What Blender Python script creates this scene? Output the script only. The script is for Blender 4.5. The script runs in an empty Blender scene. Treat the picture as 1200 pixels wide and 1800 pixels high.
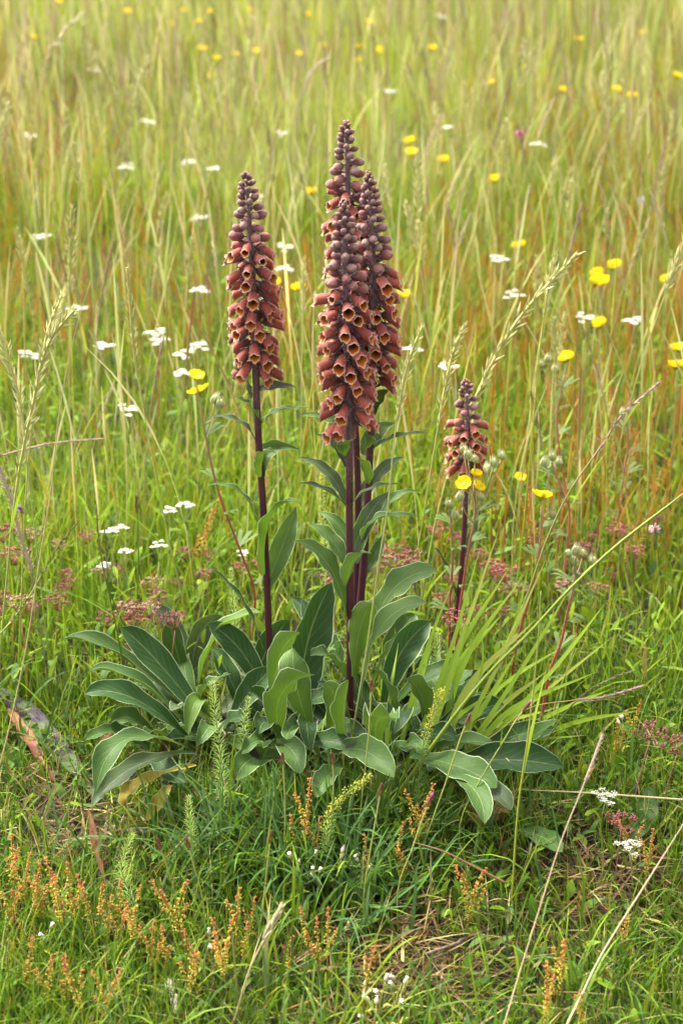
import bpy, math, random
import numpy as np
from mathutils import Vector

rng = np.random.default_rng(11)
random.seed(11)
R = math.radians
sc = bpy.context.scene
COL = sc.collection

# ------------------------------------------------------------ camera
CAM_H, PITCH, FPX = 1.25, R(23.0), 3500.0      # FPX: focal length in photograph pixels (1200 x 1800)
cam_d = bpy.data.cameras.new('camera')
cam = bpy.data.objects.new('camera', cam_d)
COL.objects.link(cam)
cam.location = (0, 0, CAM_H)
cam.rotation_euler = (math.pi / 2 - PITCH, 0, 0)
cam_d.sensor_fit = 'VERTICAL'
cam_d.sensor_height = 36.0
cam_d.sensor_width = 24.0
cam_d.lens = 36.0 * FPX / 1800.0
cam_d.clip_start = 0.02
cam_d.clip_end = 2000
cam_d.dof.use_dof = True
cam_d.dof.focus_distance = 2.33
cam_d.dof.aperture_fstop = 6.0
sc.camera = cam

# ------------------------------------------------------------ world, sun, exposure
SUN_EL, SUN_AZ = R(58), R(-50)     # azimuth measured from +Y (view direction) towards +X
w = bpy.data.worlds.new('World')
sc.world = w
w.use_nodes = True
nt = w.node_tree
bg = nt.nodes['Background']
sky = nt.nodes.new('ShaderNodeTexSky')
sky.sky_type = 'NISHITA'
sky.sun_disc = False
sky.sun_elevation = SUN_EL
sky.sun_rotation = SUN_AZ
sky.air_density = 1.0
sky.dust_density = 6.0
sky.ozone_density = 0.6
hs = nt.nodes.new('ShaderNodeHueSaturation')
hs.inputs['Saturation'].default_value = 0.10
nt.links.new(sky.outputs[0], hs.inputs['Color'])
nt.links.new(hs.outputs[0], bg.inputs['Color'])
bg.inputs['Strength'].default_value = 0.11
sd = bpy.data.lights.new('sun', 'SUN')
sd.energy = 1.5
sd.angle = R(14)
sd.color = (1.0, 0.93, 0.80)
so = bpy.data.objects.new('sun', sd)
COL.objects.link(so)
sdir = Vector((math.sin(SUN_AZ) * math.cos(SUN_EL), math.cos(SUN_AZ) * math.cos(SUN_EL), math.sin(SUN_EL)))
so.rotation_euler = sdir.to_track_quat('Z', 'Y').to_euler()
so.location = sdir * 20
sc.view_settings.view_transform = 'Standard'
sc.view_settings.look = 'None'
sc.view_settings.gamma = 1.0
sc.view_settings.exposure = 2.42
sc.render.engine = 'CYCLES'
sc.cycles.use_denoising = True
sc.cycles.max_bounces = 8
sc.cycles.transmission_bounces = 6
sc.cycles.diffuse_bounces = 5

# ------------------------------------------------------------ geometry of the place
def smooth01(t):
    t = np.clip(t, 0, 1)
    return t * t * (3 - 2 * t)

def gz(x, y):
    """height of the meadow ground"""
    x = np.asarray(x, float); y = np.asarray(y, float)
    z = 0.010 * np.sin(3.1 * x + 1.0) * np.cos(2.3 * y) + 0.006 * np.sin(9 * x + 4 * y) + 0.005 * np.sin(7.3 * y - 5 * x)
    z = z - 0.035 * (1 - smooth01((y - 1.75) / 0.35))
    z = z + 0.03 * smooth01((y - 3) / 6)
    return z

CP, SP = math.cos(PITCH), math.sin(PITCH)
def ray(px, py):
    a, b = (px - 600) / FPX, (900 - py) / FPX
    return np.array([a, CP + b * SP, -SP + b * CP])
def at(px, py, Y):
    d = ray(px, py)
    return np.array([0, 0, CAM_H]) + d * (Y / d[1])
def at_z(px, py, z):
    d = ray(px, py)
    return np.array([0, 0, CAM_H]) + d * ((z - CAM_H) / d[2])
def gp(px, py):
    z = 0.0
    for _ in range(12):
        p = at_z(px, py, z); z = float(gz(p[0], p[1]))
    p = at_z(px, py, z)
    return p
def depth_px(p):
    """photograph pixels per metre at p"""
    return FPX / (p[1] * CP + (CAM_H - p[2]) * SP)

def vnoise(x, y, s, seed):
    r = np.random.default_rng(seed)
    out = 0
    for k in range(5):
        a = r.uniform(0, 6.28); f = s * r.uniform(0.5, 2.0)
        out = out + np.sin((x * math.cos(a) + y * math.sin(a)) * f + r.uniform(0, 6.28))
    return 0.5 + 0.5 * np.clip(out / 3.0, -1, 1)

# ------------------------------------------------------------ materials
def new_mat(name):
    m = bpy.data.materials.new(name)
    m.use_nodes = True
    return m, m.node_tree.nodes, m.node_tree.links

def col_mat(name, rough=0.5, transl=0.0, sheen=0.0, var=0.12, bump=0.0, spec=0.4, tint=(1, 1, 1), nscale=300):
    """colour from the mesh's own Col attribute, small noise and per-object variation"""
    m, N, L = new_mat(name)
    b = N['Principled BSDF']; out = N['Material Output']
    at_ = N.new('ShaderNodeAttribute'); at_.attribute_name = 'Col'
    no = N.new('ShaderNodeTexNoise'); no.inputs['Scale'].default_value = nscale; no.inputs['Detail'].default_value = 2
    tc = N.new('ShaderNodeTexCoord'); L.new(tc.outputs['Object'], no.inputs['Vector'])
    oi = N.new('ShaderNodeObjectInfo')
    ad = N.new('ShaderNodeMath'); ad.operation = 'ADD'
    L.new(no.outputs['Fac'], ad.inputs[0]); L.new(oi.outputs['Random'], ad.inputs[1])
    mr = N.new('ShaderNodeMapRange')
    mr.inputs['From Min'].default_value = 0.2; mr.inputs['From Max'].default_value = 1.8
    mr.inputs['To Min'].default_value = 1 - var; mr.inputs['To Max'].default_value = 1 + var
    L.new(ad.outputs[0], mr.inputs['Value'])
    hv = N.new('ShaderNodeHueSaturation')
    L.new(at_.outputs['Color'], hv.inputs['Color']); L.new(mr.outputs[0], hv.inputs['Value'])
    c = hv.outputs[0]
    L.new(c, b.inputs['Base Color'])
    b.inputs['Roughness'].default_value = rough
    b.inputs['Specular IOR Level'].default_value = spec
    if sheen:
        b.inputs['Sheen Weight'].default_value = sheen
        b.inputs['Sheen Roughness'].default_value = 0.45
        b.inputs['Sheen Tint'].default_value = (1, 0.9, 0.85, 1)
    if bump:
        bp = N.new('ShaderNodeBump'); bp.inputs['Strength'].default_value = bump; bp.inputs['Distance'].default_value = 0.001
        L.new(no.outputs['Fac'], bp.inputs['Height']); L.new(bp.outputs[0], b.inputs['Normal'])
    if transl:
        tr = N.new('ShaderNodeBsdfTranslucent')
        mx = N.new('ShaderNodeMixShader'); mx.inputs['Fac'].default_value = transl
        L.new(c, tr.inputs['Color'])
        L.new(b.outputs[0], mx.inputs[1]); L.new(tr.outputs[0], mx.inputs[2]); L.new(mx.outputs[0], out.inputs['Surface'])
    return m

def leaf_mat(name, top, under, vein=(0.20, 0.26, 0.10), spots=None, transl=0.16, mottling=0.35):
    m, N, L = new_mat(name)
    b = N['Principled BSDF']; out = N['Material Output']
    uv = N.new('ShaderNodeUVMap'); uv.uv_map = 'UVMap'
    sx = N.new('ShaderNodeSeparateXYZ'); L.new(uv.outputs[0], sx.inputs[0])
    def M(op, a, b_=None, c_=None):
        n = N.new('ShaderNodeMath'); n.operation = op
        for i, v in enumerate((a, b_, c_)):
            if v is None: continue
            if isinstance(v, (int, float)): n.inputs[i].default_value = v
            else: L.new(v, n.inputs[i])
        return n.outputs[0]
    au = M('ABSOLUTE', M('SUBTRACT', sx.outputs[0], 0.5))            # 0 midrib .. 0.5 margin
    mid = M('SUBTRACT', 1.0, M('SMOOTH_MIN', M('MULTIPLY', au, 34.0), 1.0, 0.2))
    ph = M('MULTIPLY', M('SUBTRACT', sx.outputs[1], M('MULTIPLY', au, 0.55)), 62.0)
    lat = M('POWER', M('MAXIMUM', M('SINE', ph), 0.0), 9.0)
    lat = M('MULTIPLY', lat, M('SUBTRACT', 1.0, M('MULTIPLY', au, 1.3)))
    vm = M('MINIMUM', M('ADD', M('MULTIPLY', M('MAXIMUM', mid, 0.0), 0.75), M('MULTIPLY', lat, 0.22)), 1.0)
    tc = N.new('ShaderNodeTexCoord')
    no = N.new('ShaderNodeTexNoise'); no.inputs['Scale'].default_value = 26; no.inputs['Detail'].default_value = 6
    L.new(tc.outputs['Object'], no.inputs['Vector'])
    fine = N.new('ShaderNodeTexNoise'); fine.inputs['Scale'].default_value = 420; fine.inputs['Detail'].default_value = 2
    L.new(tc.outputs['Object'], fine.inputs['Vector'])
    geo = N.new('ShaderNodeNewGeometry')
    def mix(fac, a, c):
        n = N.new('ShaderNodeMix'); n.data_type = 'RGBA'
        if isinstance(fac, (int, float)): n.inputs[0].default_value = fac
        else: L.new(fac, n.inputs[0])
        for i, v in ((6, a), (7, c)):
            if isinstance(v, tuple): n.inputs[i].default_value = (*v, 1)
            else: L.new(v, n.inputs[i])
        return n.outputs[2]
    dark = tuple(0.62 * v for v in top)
    t1 = mix(M('MULTIPLY', no.outputs['Fac'], mottling * 1.6), top, dark)
    u1 = mix(M('MULTIPLY', no.outputs['Fac'], mottling), under, tuple(0.75 * v for v in under))
    c = mix(geo.outputs['Backfacing'], t1, u1)
    c = mix(vm, c, vein)
    c = mix(M('MULTIPLY', fine.outputs['Fac'], 0.28), c, tuple(0.5 * v for v in top))
    if spots:
        sp = N.new('ShaderNodeTexNoise'); sp.inputs['Scale'].default_value = 22; sp.inputs['Detail'].default_value = 2
        L.new(tc.outputs['Object'], sp.inputs['Vector'])
        mr = N.new('ShaderNodeMapRange'); mr.inputs['From Min'].default_value = spots[1]; mr.inputs['From Max'].default_value = spots[1] + 0.06
        L.new(sp.outputs['Fac'], mr.inputs['Value'])
        c = mix(mr.outputs[0], c, spots[0])
    oi = N.new('ShaderNodeObjectInfo')
    mr2 = N.new('ShaderNodeMapRange'); mr2.inputs['To Min'].default_value = 0.82; mr2.inputs['To Max'].default_value = 1.18
    L.new(oi.outputs['Random'], mr2.inputs['Value'])
    hv = N.new('ShaderNodeHueSaturation'); L.new(c, hv.inputs['Color']); L.new(mr2.outputs[0], hv.inputs['Value'])
    c = hv.outputs[0]
    L.new(c, b.inputs['Base Color'])
    b.inputs['Roughness'].default_value = 0.5
    b.inputs['Specular IOR Level'].default_value = 0.16
    b.inputs['Sheen Weight'].default_value = 0.02
    b.inputs['Sheen Roughness'].default_value = 0.5
    h = M('ADD', M('MULTIPLY', vm, -1.0), M('MULTIPLY', fine.outputs['Fac'], 0.6))
    bp = N.new('ShaderNodeBump'); bp.inputs['Strength'].default_value = 0.55; bp.inputs['Distance'].default_value = 0.0012
    L.new(h, bp.inputs['Height']); L.new(bp.outputs[0], b.inputs['Normal'])
    tr = N.new('ShaderNodeBsdfTranslucent')
    tm = N.new('ShaderNodeMix'); tm.data_type = 'RGBA'; tm.blend_type = 'MULTIPLY'; tm.inputs[0].default_value = 1
    L.new(c, tm.inputs[6]); tm.inputs[7].default_value = (1.35, 1.5, 0.5, 1)
    L.new(tm.outputs[2], tr.inputs['Color'])
    mx = N.new('ShaderNodeMixShader'); mx.inputs['Fac'].default_value = transl
    L.new(b.outputs[0], mx.inputs[1]); L.new(tr.outputs[0], mx.inputs[2]); L.new(mx.outputs[0], out.inputs['Surface'])
    return m

MAT = {}
MAT['grass'] = col_mat('grass_blade', rough=0.5, transl=0.38, var=0.08, spec=0.14, nscale=40)
MAT['stalk'] = col_mat('grass_stalk', rough=0.5, transl=0.22, var=0.15, nscale=200)
MAT['petal'] = col_mat('foxglove_petal', rough=0.6, transl=0.02, sheen=0.12, var=0.16, bump=0.25, nscale=900, spec=0.2)
MAT['calyx'] = col_mat('foxglove_calyx', rough=0.7, sheen=0.12, var=0.15, nscale=900)
MAT['stem'] = col_mat('foxglove_stem', rough=0.55, sheen=0.03, spec=0.2, var=0.2, bump=0.5, nscale=700)
MAT['plant'] = col_mat('plant_tissue', rough=0.55, transl=0.15, var=0.15, nscale=300)
MAT['flower'] = col_mat('flower_tissue', rough=0.5, transl=0.25, var=0.05, nscale=200)
MAT['wood'] = col_mat('twig_wood', rough=0.9, var=0.35, bump=0.9, nscale=260)
MAT['dead'] = col_mat('dead_leaf', rough=0.8, transl=0.15, var=0.3, bump=0.5, nscale=140)
MAT['margin'] = col_mat('leaf_margin', rough=0.6, sheen=0.4, var=0.1, transl=0.2)
LV = {
 'dark':  leaf_mat('leaf_dark_green', (0.030, 0.074, 0.018), (0.085, 0.150, 0.032)),
 'mid':   leaf_mat('leaf_mid_green', (0.052, 0.108, 0.020), (0.10, 0.172, 0.032)),
 'pale':  leaf_mat('leaf_pale_green', (0.080, 0.140, 0.036), (0.12, 0.190, 0.045), transl=0.2),
 'lime':  leaf_mat('leaf_light_green', (0.090, 0.160, 0.020), (0.115, 0.20, 0.030), transl=0.24),
 'grey':  leaf_mat('leaf_grey_green', (0.072, 0.108, 0.045), (0.11, 0.145, 0.06), vein=(0.24, 0.27, 0.18)),
 'purple': leaf_mat('leaf_purple_grey', (0.10, 0.085, 0.085), (0.15, 0.14, 0.11), vein=(0.22, 0.19, 0.17)),
 'spot':  leaf_mat('leaf_spotted', (0.065, 0.125, 0.028), (0.105, 0.17, 0.04), spots=((0.022, 0.016, 0.018), 0.60)),
 'blotch': leaf_mat('leaf_blotched', (0.085, 0.13, 0.035), (0.11, 0.15, 0.05), vein=(0.12, 0.15, 0.06), spots=((0.030, 0.018, 0.028), 0.49)),
 'yellow': leaf_mat('leaf_yellowing', (0.25, 0.20, 0.025), (0.26, 0.22, 0.04), vein=(0.3, 0.3, 0.08), spots=((0.10, 0.045, 0.01), 0.58)),
 'brown': leaf_mat('leaf_dead_brown', (0.17, 0.075, 0.028), (0.22, 0.11, 0.045), vein=(0.2, 0.12, 0.06), mottling=0.8),
 'red':   leaf_mat('leaf_dead_red', (0.17, 0.035, 0.035), (0.2, 0.08, 0.05), vein=(0.2, 0.1, 0.05), spots=((0.22, 0.10, 0.04), 0.50)),
}

# ------------------------------------------------------------ mesh helpers
class MB:
    def __init__(s):
        s.v, s.f, s.c, s.m, s.uv = [], [], [], [], []
    def add(s, verts, faces, cols, mat=0, uvs=None):
        o = len(s.v)
        verts = [tuple(map(float, p)) for p in verts]
        s.v += verts
        if isinstance(cols, tuple): cols = [cols] * len(verts)
        s.c += [tuple(map(float, c)) for c in cols]
        s.uv += uvs if uvs is not None else [(0.5, 0.5)] * len(verts)
        for k, f in enumerate(faces):
            s.f.append(tuple(i + o for i in f))
            s.m.append(mat if isinstance(mat, int) else mat[k])
        return s
    def tube(s, pts, rad, cols, sides=5, mat=0, cap=True):
        pts = np.asarray(pts, float); n = len(pts)
        if np.isscalar(rad): rad = [rad] * n
        if isinstance(cols, tuple): cols = [cols] * n
        T = np.gradient(pts, axis=0)
        T /= np.linalg.norm(T, axis=1)[:, None] + 1e-12
        ref = np.array([0.31, 0.95, 0.05]) if abs(T[:, 1]).max() < 0.9 else np.array([1.0, 0.1, 0.2])
        A = np.cross(T, ref); A /= np.linalg.norm(A, axis=1)[:, None] + 1e-12
        B = np.cross(T, A)
        V, C, F = [], [], []
        for i in range(n):
            for k in range(sides):
                a = 2 * math.pi * k / sides
                V.append(pts[i] + rad[i] * (math.cos(a) * A[i] + math.sin(a) * B[i])); C.append(cols[i])
        for i in range(n - 1):
            for k in range(sides):
                a = i * sides + k; b = i * sides + (k + 1) % sides
                F.append((a, b, b + sides, a + sides))
        if cap:
            F.append(tuple(range(sides - 1, -1, -1))); F.append(tuple((n - 1) * sides + k for k in range(sides)))
        return s.add(V, F, C, mat)
    def spindle(s, p, d, L, r, c0, c1, sides=5, rings=(0.0, 0.25, 0.55, 0.85, 1.0), prof=(0.25, 0.85, 1.0, 0.6, 0.12), mat=0):
        d = np.asarray(d, float); d = d / (np.linalg.norm(d) + 1e-12)
        ref = np.array([0, 0, 1.0]) if abs(d[2]) < 0.9 else np.array([1.0, 0, 0])
        A = np.cross(d, ref); A /= np.linalg.norm(A); B = np.cross(d, A)
        V, C, F = [], [], []
        for t, q in zip(rings, prof):
            for k in range(sides):
                a = 2 * math.pi * k / sides
                V.append(np.asarray(p) + d * L * t + r * q * (math.cos(a) * A + math.sin(a) * B))
                C.append(tuple(np.array(c0) * (1 - t) + np.array(c1) * t))
        n = len(rings)
        for i in range(n - 1):
            for k in range(sides):
                a = i * sides + k; b = i * sides + (k + 1) % sides
                F.append((a, b, b + sides, a + sides))
        F.append(tuple(range(sides - 1, -1, -1))); F.append(tuple((n - 1) * sides + k for k in range(sides)))
        return s.add(V, F, C, mat)
    def octa(s, p, r, c, stretch=1.0):
        p = np.asarray(p, float)
        V = [p + np.array(q) * r for q in ((1, 0, 0), (-1, 0, 0), (0, 1, 0), (0, -1, 0), (0, 0, stretch), (0, 0, -stretch))]
        F = [(0, 2, 4), (2, 1, 4), (1, 3, 4), (3, 0, 4), (2, 0, 5), (1, 2, 5), (3, 1, 5), (0, 3, 5)]
        return s.add(V, F, c)
    def ribbon(s, pts, wid, side, cols, mat=0):
        pts = np.asarray(pts, float); n = len(pts); side = np.asarray(side, float)
        if isinstance(cols, tuple): cols = [cols] * n
        V, C, F = [], [], []
        for i in range(n):
            V += [pts[i] - side * wid[i] / 2, pts[i] + side * wid[i] / 2]; C += [cols[i]] * 2
            if i: F.append((2 * i - 2, 2 * i - 1, 2 * i + 1, 2 * i))
        return s.add(V, F, C, mat)
    def mesh(s, name, mats, off=(0, 0, 0), smooth=True):
        me = bpy.data.meshes.new(name)
        ox, oy, oz = off
        me.from_pydata([(x - ox, y - oy, z - oz) for x, y, z in s.v], [], s.f)
        ca = me.color_attributes.new('Col', 'FLOAT_COLOR', 'POINT')
        a = np.ones((len(s.v), 4), np.float32); a[:, :3] = np.array(s.c, np.float32)
        ca.data.foreach_set('color', a.ravel())
        ul = me.uv_layers.new(name='UVMap')
        idx = np.empty(len(me.loops), np.int32); me.loops.foreach_get('vertex_index', idx)
        ul.data.foreach_set('uv', np.array(s.uv, np.float32)[idx].ravel())
        if not isinstance(mats, (list, tuple)): mats = [mats]
        for m in mats: me.materials.append(m)
        me.polygons.foreach_set('material_index', np.array(s.m, np.int32))
        me.polygons.foreach_set('use_smooth', np.full(len(s.f), smooth))
        me.update()
        return me
    def build(s, name, mats, parent=None, off=(0, 0, 0), smooth=True):
        return link(name, s.mesh(name, mats, off, smooth), parent)

def link(name, me, parent=None):
    o = bpy.data.objects.new(name, me)
    COL.objects.link(o)
    if parent: o.parent = parent
    return o
def tag(o, label=None, cat=None, group=None, kind=None):
    if label: o['label'] = label
    if cat: o['category'] = cat
    if group: o['group'] = group
    if kind: o['kind'] = kind
    return o
def thing(name, label, cat, loc=(0, 0, 0), group=None):
    o = bpy.data.objects.new(name, None)
    o.empty_display_size = 0.02
    COL.objects.link(o)
    o.location = [float(v) for v in loc]
    return tag(o, label, cat, group)
def copy_tree(o, parent=None):
    c = o.copy(); COL.objects.link(c); c.parent = parent
    for ch in o.children: copy_tree(ch, c)
    return c
def spread(protos, spots, label=None, group=None):
    """each spot: (x, y, z, rot, scale); the prototypes themselves take the first spots"""
    used = set(); res = []
    for i, sp in enumerate(spots):
        k = sp[5] if len(sp) > 5 else random.randrange(len(protos))
        if k in used: o = copy_tree(protos[k])
        else: o = protos[k]; used.add(k)
        o.location = (float(sp[0]), float(sp[1]), float(sp[2])); o.rotation_euler = (0, 0, float(sp[3])); o.scale = (float(sp[4]),) * 3
        tag(o, label[k] if isinstance(label, list) else label, None, group); res.append(o)
    for k, p in enumerate(protos):
        if k not in used:
            for ch in list(p.children_recursive): bpy.data.objects.remove(ch)
            bpy.data.objects.remove(p)
    return res
def curve_pts(P, n):
    """smooth Catmull-Rom through the rows of P"""
    P = np.asarray(P, float)
    if len(P) == 2: return P[0] + (P[1] - P[0]) * np.linspace(0, 1, n)[:, None]
    Q = np.vstack([2 * P[0] - P[1], P, 2 * P[-1] - P[-2]])
    out = []
    for t in np.linspace(0, len(P) - 1 - 1e-9, n):
        i = int(t); f = t - i
        a, b, c, d = Q[i], Q[i + 1], Q[i + 2], Q[i + 3]
        out.append(0.5 * (2 * b + (c - a) * f + (2 * a - 5 * b + 4 * c - d) * f * f + (3 * b - a - 3 * c + d) * f ** 3))
    return np.array(out)
def lerpc(a, b, t): return tuple(np.array(a) * (1 - t) + np.array(b) * t)

# ------------------------------------------------------------ ground
def fast_mesh(name, V, Q, C, mat):
    me = bpy.data.meshes.new(name)
    V = np.ascontiguousarray(V, np.float32); Q = np.ascontiguousarray(Q, np.int32)
    me.vertices.add(len(V)); me.vertices.foreach_set('co', V.ravel())
    me.loops.add(Q.size); me.loops.foreach_set('vertex_index', Q.ravel())
    me.polygons.add(len(Q))
    me.polygons.foreach_set('loop_start', np.arange(0, Q.size, Q.shape[1], dtype=np.int32))
    me.polygons.foreach_set('use_smooth', np.ones(len(Q), bool))
    if C is not None:
        ca = me.color_attributes.new('Col', 'FLOAT_COLOR', 'POINT')
        a = np.ones((len(V), 4), np.float32); a[:, :3] = C
        ca.data.foreach_set('color', a.ravel())
    me.materials.append(mat)
    me.update(calc_edges=True); me.validate()
    return me

def ground_mat():
    m, N, L = new_mat('meadow_soil')
    b = N['Principled BSDF']
    tc = N.new('ShaderNodeTexCoord')
    n1 = N.new('ShaderNodeTexNoise'); n1.inputs['Scale'].default_value = 9; n1.inputs['Detail'].default_value = 8
    n2 = N.new('ShaderNodeTexNoise'); n2.inputs['Scale'].default_value = 120; n2.inputs['Detail'].default_value = 6
    for n in (n1, n2): L.new(tc.outputs['Object'], n.inputs['Vector'])
    cr = N.new('ShaderNodeValToRGB')  # dark humus, with the shade of dense thatch also put into its colour
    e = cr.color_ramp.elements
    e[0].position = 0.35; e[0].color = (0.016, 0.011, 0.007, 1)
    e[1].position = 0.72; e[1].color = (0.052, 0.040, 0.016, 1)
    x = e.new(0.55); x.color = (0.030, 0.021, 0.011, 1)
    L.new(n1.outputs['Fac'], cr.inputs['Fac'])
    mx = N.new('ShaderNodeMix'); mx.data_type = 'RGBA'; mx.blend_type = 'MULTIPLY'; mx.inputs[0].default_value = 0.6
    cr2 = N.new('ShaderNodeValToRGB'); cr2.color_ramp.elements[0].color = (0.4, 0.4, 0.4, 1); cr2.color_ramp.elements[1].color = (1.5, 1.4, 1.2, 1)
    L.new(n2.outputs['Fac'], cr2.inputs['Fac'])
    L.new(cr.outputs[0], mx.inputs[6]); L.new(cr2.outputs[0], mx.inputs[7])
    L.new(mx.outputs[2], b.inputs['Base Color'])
    b.inputs['Roughness'].default_value = 0.95
    bp = N.new('ShaderNodeBump'); bp.inputs['Strength'].default_value = 1.0; bp.inputs['Distance'].default_value = 0.01
    L.new(n2.outputs['Fac'], bp.inputs['Height']); L.new(bp.outputs[0], b.inputs['Normal'])
    return m
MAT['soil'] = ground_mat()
xs = np.concatenate([[-400, -100, -30, -12], np.linspace(-6, 6, 161), [12, 30, 100, 400]])
ys = np.concatenate([[-300, -60, -15, -4], np.linspace(0.5, 14, 200), [20, 40, 120, 500]])
X, Y = np.meshgrid(xs, ys)
Z = gz(X, Y)
nx, ny = len(xs), len(ys)
I = np.arange(nx * ny).reshape(ny, nx)
Q = np.stack([I[:-1, :-1], I[:-1, 1:], I[1:, 1:], I[1:, :-1]], -1).reshape(-1, 4)
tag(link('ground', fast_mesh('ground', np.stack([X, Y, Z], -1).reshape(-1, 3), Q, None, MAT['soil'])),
    'dark crumbly soil, its colour deepened for thatch shade, showing between the meadow grasses', 'ground', kind='structure')

# ------------------------------------------------------------ uncountable grass
def field(n, y0, y1, pw=0.0, slope=0.20, margin=0.55):
    """n points on the ground in the wedge the camera looks along, with a margin on both sides"""
    y = y0 + (y1 - y0) * rng.random(n * 3)
    hw = slope * y + margin
    keep = rng.random(n * 3) < hw / hw.max() * (y0 / y) ** pw
    y = y[keep][:n]; hw = hw[keep][:n]
    x = (rng.random(len(y)) * 2 - 1) * hw
    return x, y

def blades(name, label, cat, x, y, h, wd, lean, curv, cb, ct, segs=4, prof=None, mat='grass', az=None, z0=None, cross=False):
    n = len(x)
    t = np.linspace(0, 1, segs + 1)
    if prof is None: prof = np.array([0.75, 1.0, 0.9, 0.6, 0.06]) if segs == 4 else np.interp(t, [0, .25, .6, .85, 1], [.75, 1, .85, .45, .05])
    prof = np.asarray(prof)
    if az is None: az = rng.random(n) * 2 * np.pi
    th = lean[:, None] + curv[:, None] * t[None, :] ** 1.5
    ds = (h / segs)[:, None]
    dx = np.concatenate([np.zeros((n, 1)), np.cumsum(np.sin(th[:, :-1] * .5 + th[:, 1:] * .5) * ds, 1)], 1)
    dz = np.concatenate([np.zeros((n, 1)), np.cumsum(np.cos(th[:, :-1] * .5 + th[:, 1:] * .5) * ds, 1)], 1)
    z = gz(x, y) - 0.004 if z0 is None else z0
    ctr = np.stack([x[:, None] + dx * np.cos(az)[:, None], y[:, None] + dx * np.sin(az)[:, None], z[:, None] + dz], -1)
    ph = az + np.pi / 2 + rng.normal(0, 0.5, n)
    tt = t[None, :, None]
    C = cb[:, None, :] * (1 - tt) + ct[:, None, :] * tt
    Vs, Qs, Cs = [], [], []
    for k in range(2 if cross else 1):
        tw = ph[:, None] + k * np.pi / 2 + rng.normal(0, 0.5, n)[:, None] * t[None, :]
        S = np.stack([np.cos(tw), np.sin(tw), np.zeros_like(tw)], -1)
        W = (wd[:, None] * prof[None, :])[..., None] * 0.5
        V = np.stack([ctr - S * W, ctr + S * W], 2).reshape(n, -1, 3)
        m = 2 * (segs + 1)
        base = (np.arange(n) * m)[:, None] + k * n * m
        q = np.array([[2 * i, 2 * i + 1, 2 * i + 3, 2 * i + 2] for i in range(segs)])
        Qs.append((base[:, None, :] + q[None]).reshape(-1, 4))
        Vs.append(V.reshape(-1, 3))
        Cs.append(np.repeat(C, 2, axis=1).reshape(-1, 3))
    me = fast_mesh(name, np.concatenate(Vs), np.concatenate(Qs), np.concatenate(Cs), MAT[mat])
    return tag(link(name, me), label, cat, kind='stuff')

def pal(cols, wts, n, jit=0.18):
    cols = np.array(cols); k = rng.choice(len(cols), n, p=np.array(wts) / sum(wts))
    c = cols[k] * (1 + rng.normal(0, jit, (n, 1))) * (1 + rng.normal(0, 0.06, (n, 3)))
    return np.clip(c, 0.005, 0.9)

LIME = (0.20, 0.30, 0.014); YGRN = (0.32, 0.36, 0.022); GRN = (0.10, 0.185, 0.012); DGRN = (0.05, 0.11, 0.014)
BLUEG = (0.075, 0.15, 0.045); STRAW = (0.47, 0.39, 0.16); CREAM = (0.57, 0.52, 0.25); ORNG = (0.34, 0.15, 0.035); BRN = (0.085, 0.052, 0.024); PURP = (0.24, 0.13, 0.10); FARY = (0.45, 0.46, 0.085); FARG = (0.26, 0.39, 0.04); PALE = (0.62, 0.58, 0.30); PINK = (0.42, 0.30, 0.22)

# bare patches and the shade below the foxglove leaves: soil shows there
BARE = [(*gp(1030, 1520)[:2], 0.07), (*gp(1090, 1570)[:2], 0.05), (*gp(100, 1440)[:2], 0.08), (*gp(150, 1500)[:2], 0.06),
        (*gp(690, 1700)[:2], 0.05), (*gp(760, 1690)[:2], 0.05), (*gp(360, 1470)[:2], 0.05)]
CROWNS = [(*gp(400, 1285)[:2], 0.10), (*gp(560, 1310)[:2], 0.12), (*gp(690, 1300)[:2], 0.12)]
def thin(x, y, p_bare=0.75, p_crown=0.9):
    k = np.ones(len(x))
    for bx, by, r in BARE: k *= 1 - p_bare * np.exp(-(((x - bx) ** 2 + (y - by) ** 2) / r ** 2))
    for bx, by, r in CROWNS: k *= 1 - p_crown * np.exp(-(((x - bx) ** 2 + (y - by) ** 2) / r ** 2) ** 2)
    m = rng.random(len(x)) < k
    return x[m], y[m]

# fine short turf close by
x, y = thin(*field(66000, 1.2, 2.35)); n = len(x)
pn = vnoise(x, y, 7, 3)
cb = pal([GRN, DGRN, LIME, STRAW], [4, 4, 1, .3], n); ct = pal([LIME, GRN, DGRN, YGRN, STRAW, ORNG], [3.2, 5, 2, .9, 0.3, 0.25], n)
blades('turf_grass', 'fine short green turf around the foxgloves', 'grass', x, y, (0.026 + 0.055 * rng.random(n)) * (0.6 + 0.8 * pn),
       0.0010 + 0.0014 * rng.random(n), rng.normal(0.25, 0.25, n), rng.normal(0.7, 0.5, n), cb, ct)
# broader blades among it
x, y = thin(*field(9500, 1.2, 2.5)); n = len(x)
m = rng.random(n) < 0.25 + 0.75 * vnoise(x, y, 6, 5); x, y = x[m], y[m]; n = len(x)
blades('meadow_grass_near', 'longer green grass blades arching over the turf', 'grass', x, y, 0.05 + 0.09 * rng.random(n) ** 1.5, 0.0018 + 0.0022 * rng.random(n),
       rng.normal(0.35, 0.3, n), rng.normal(0.9, 0.6, n), pal([GRN, DGRN, BLUEG], [4, 3, 3], n), pal([LIME, GRN, BLUEG, YGRN, STRAW], [3.5, 5, 2.5, .8, 0.4], n), segs=6)
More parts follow.
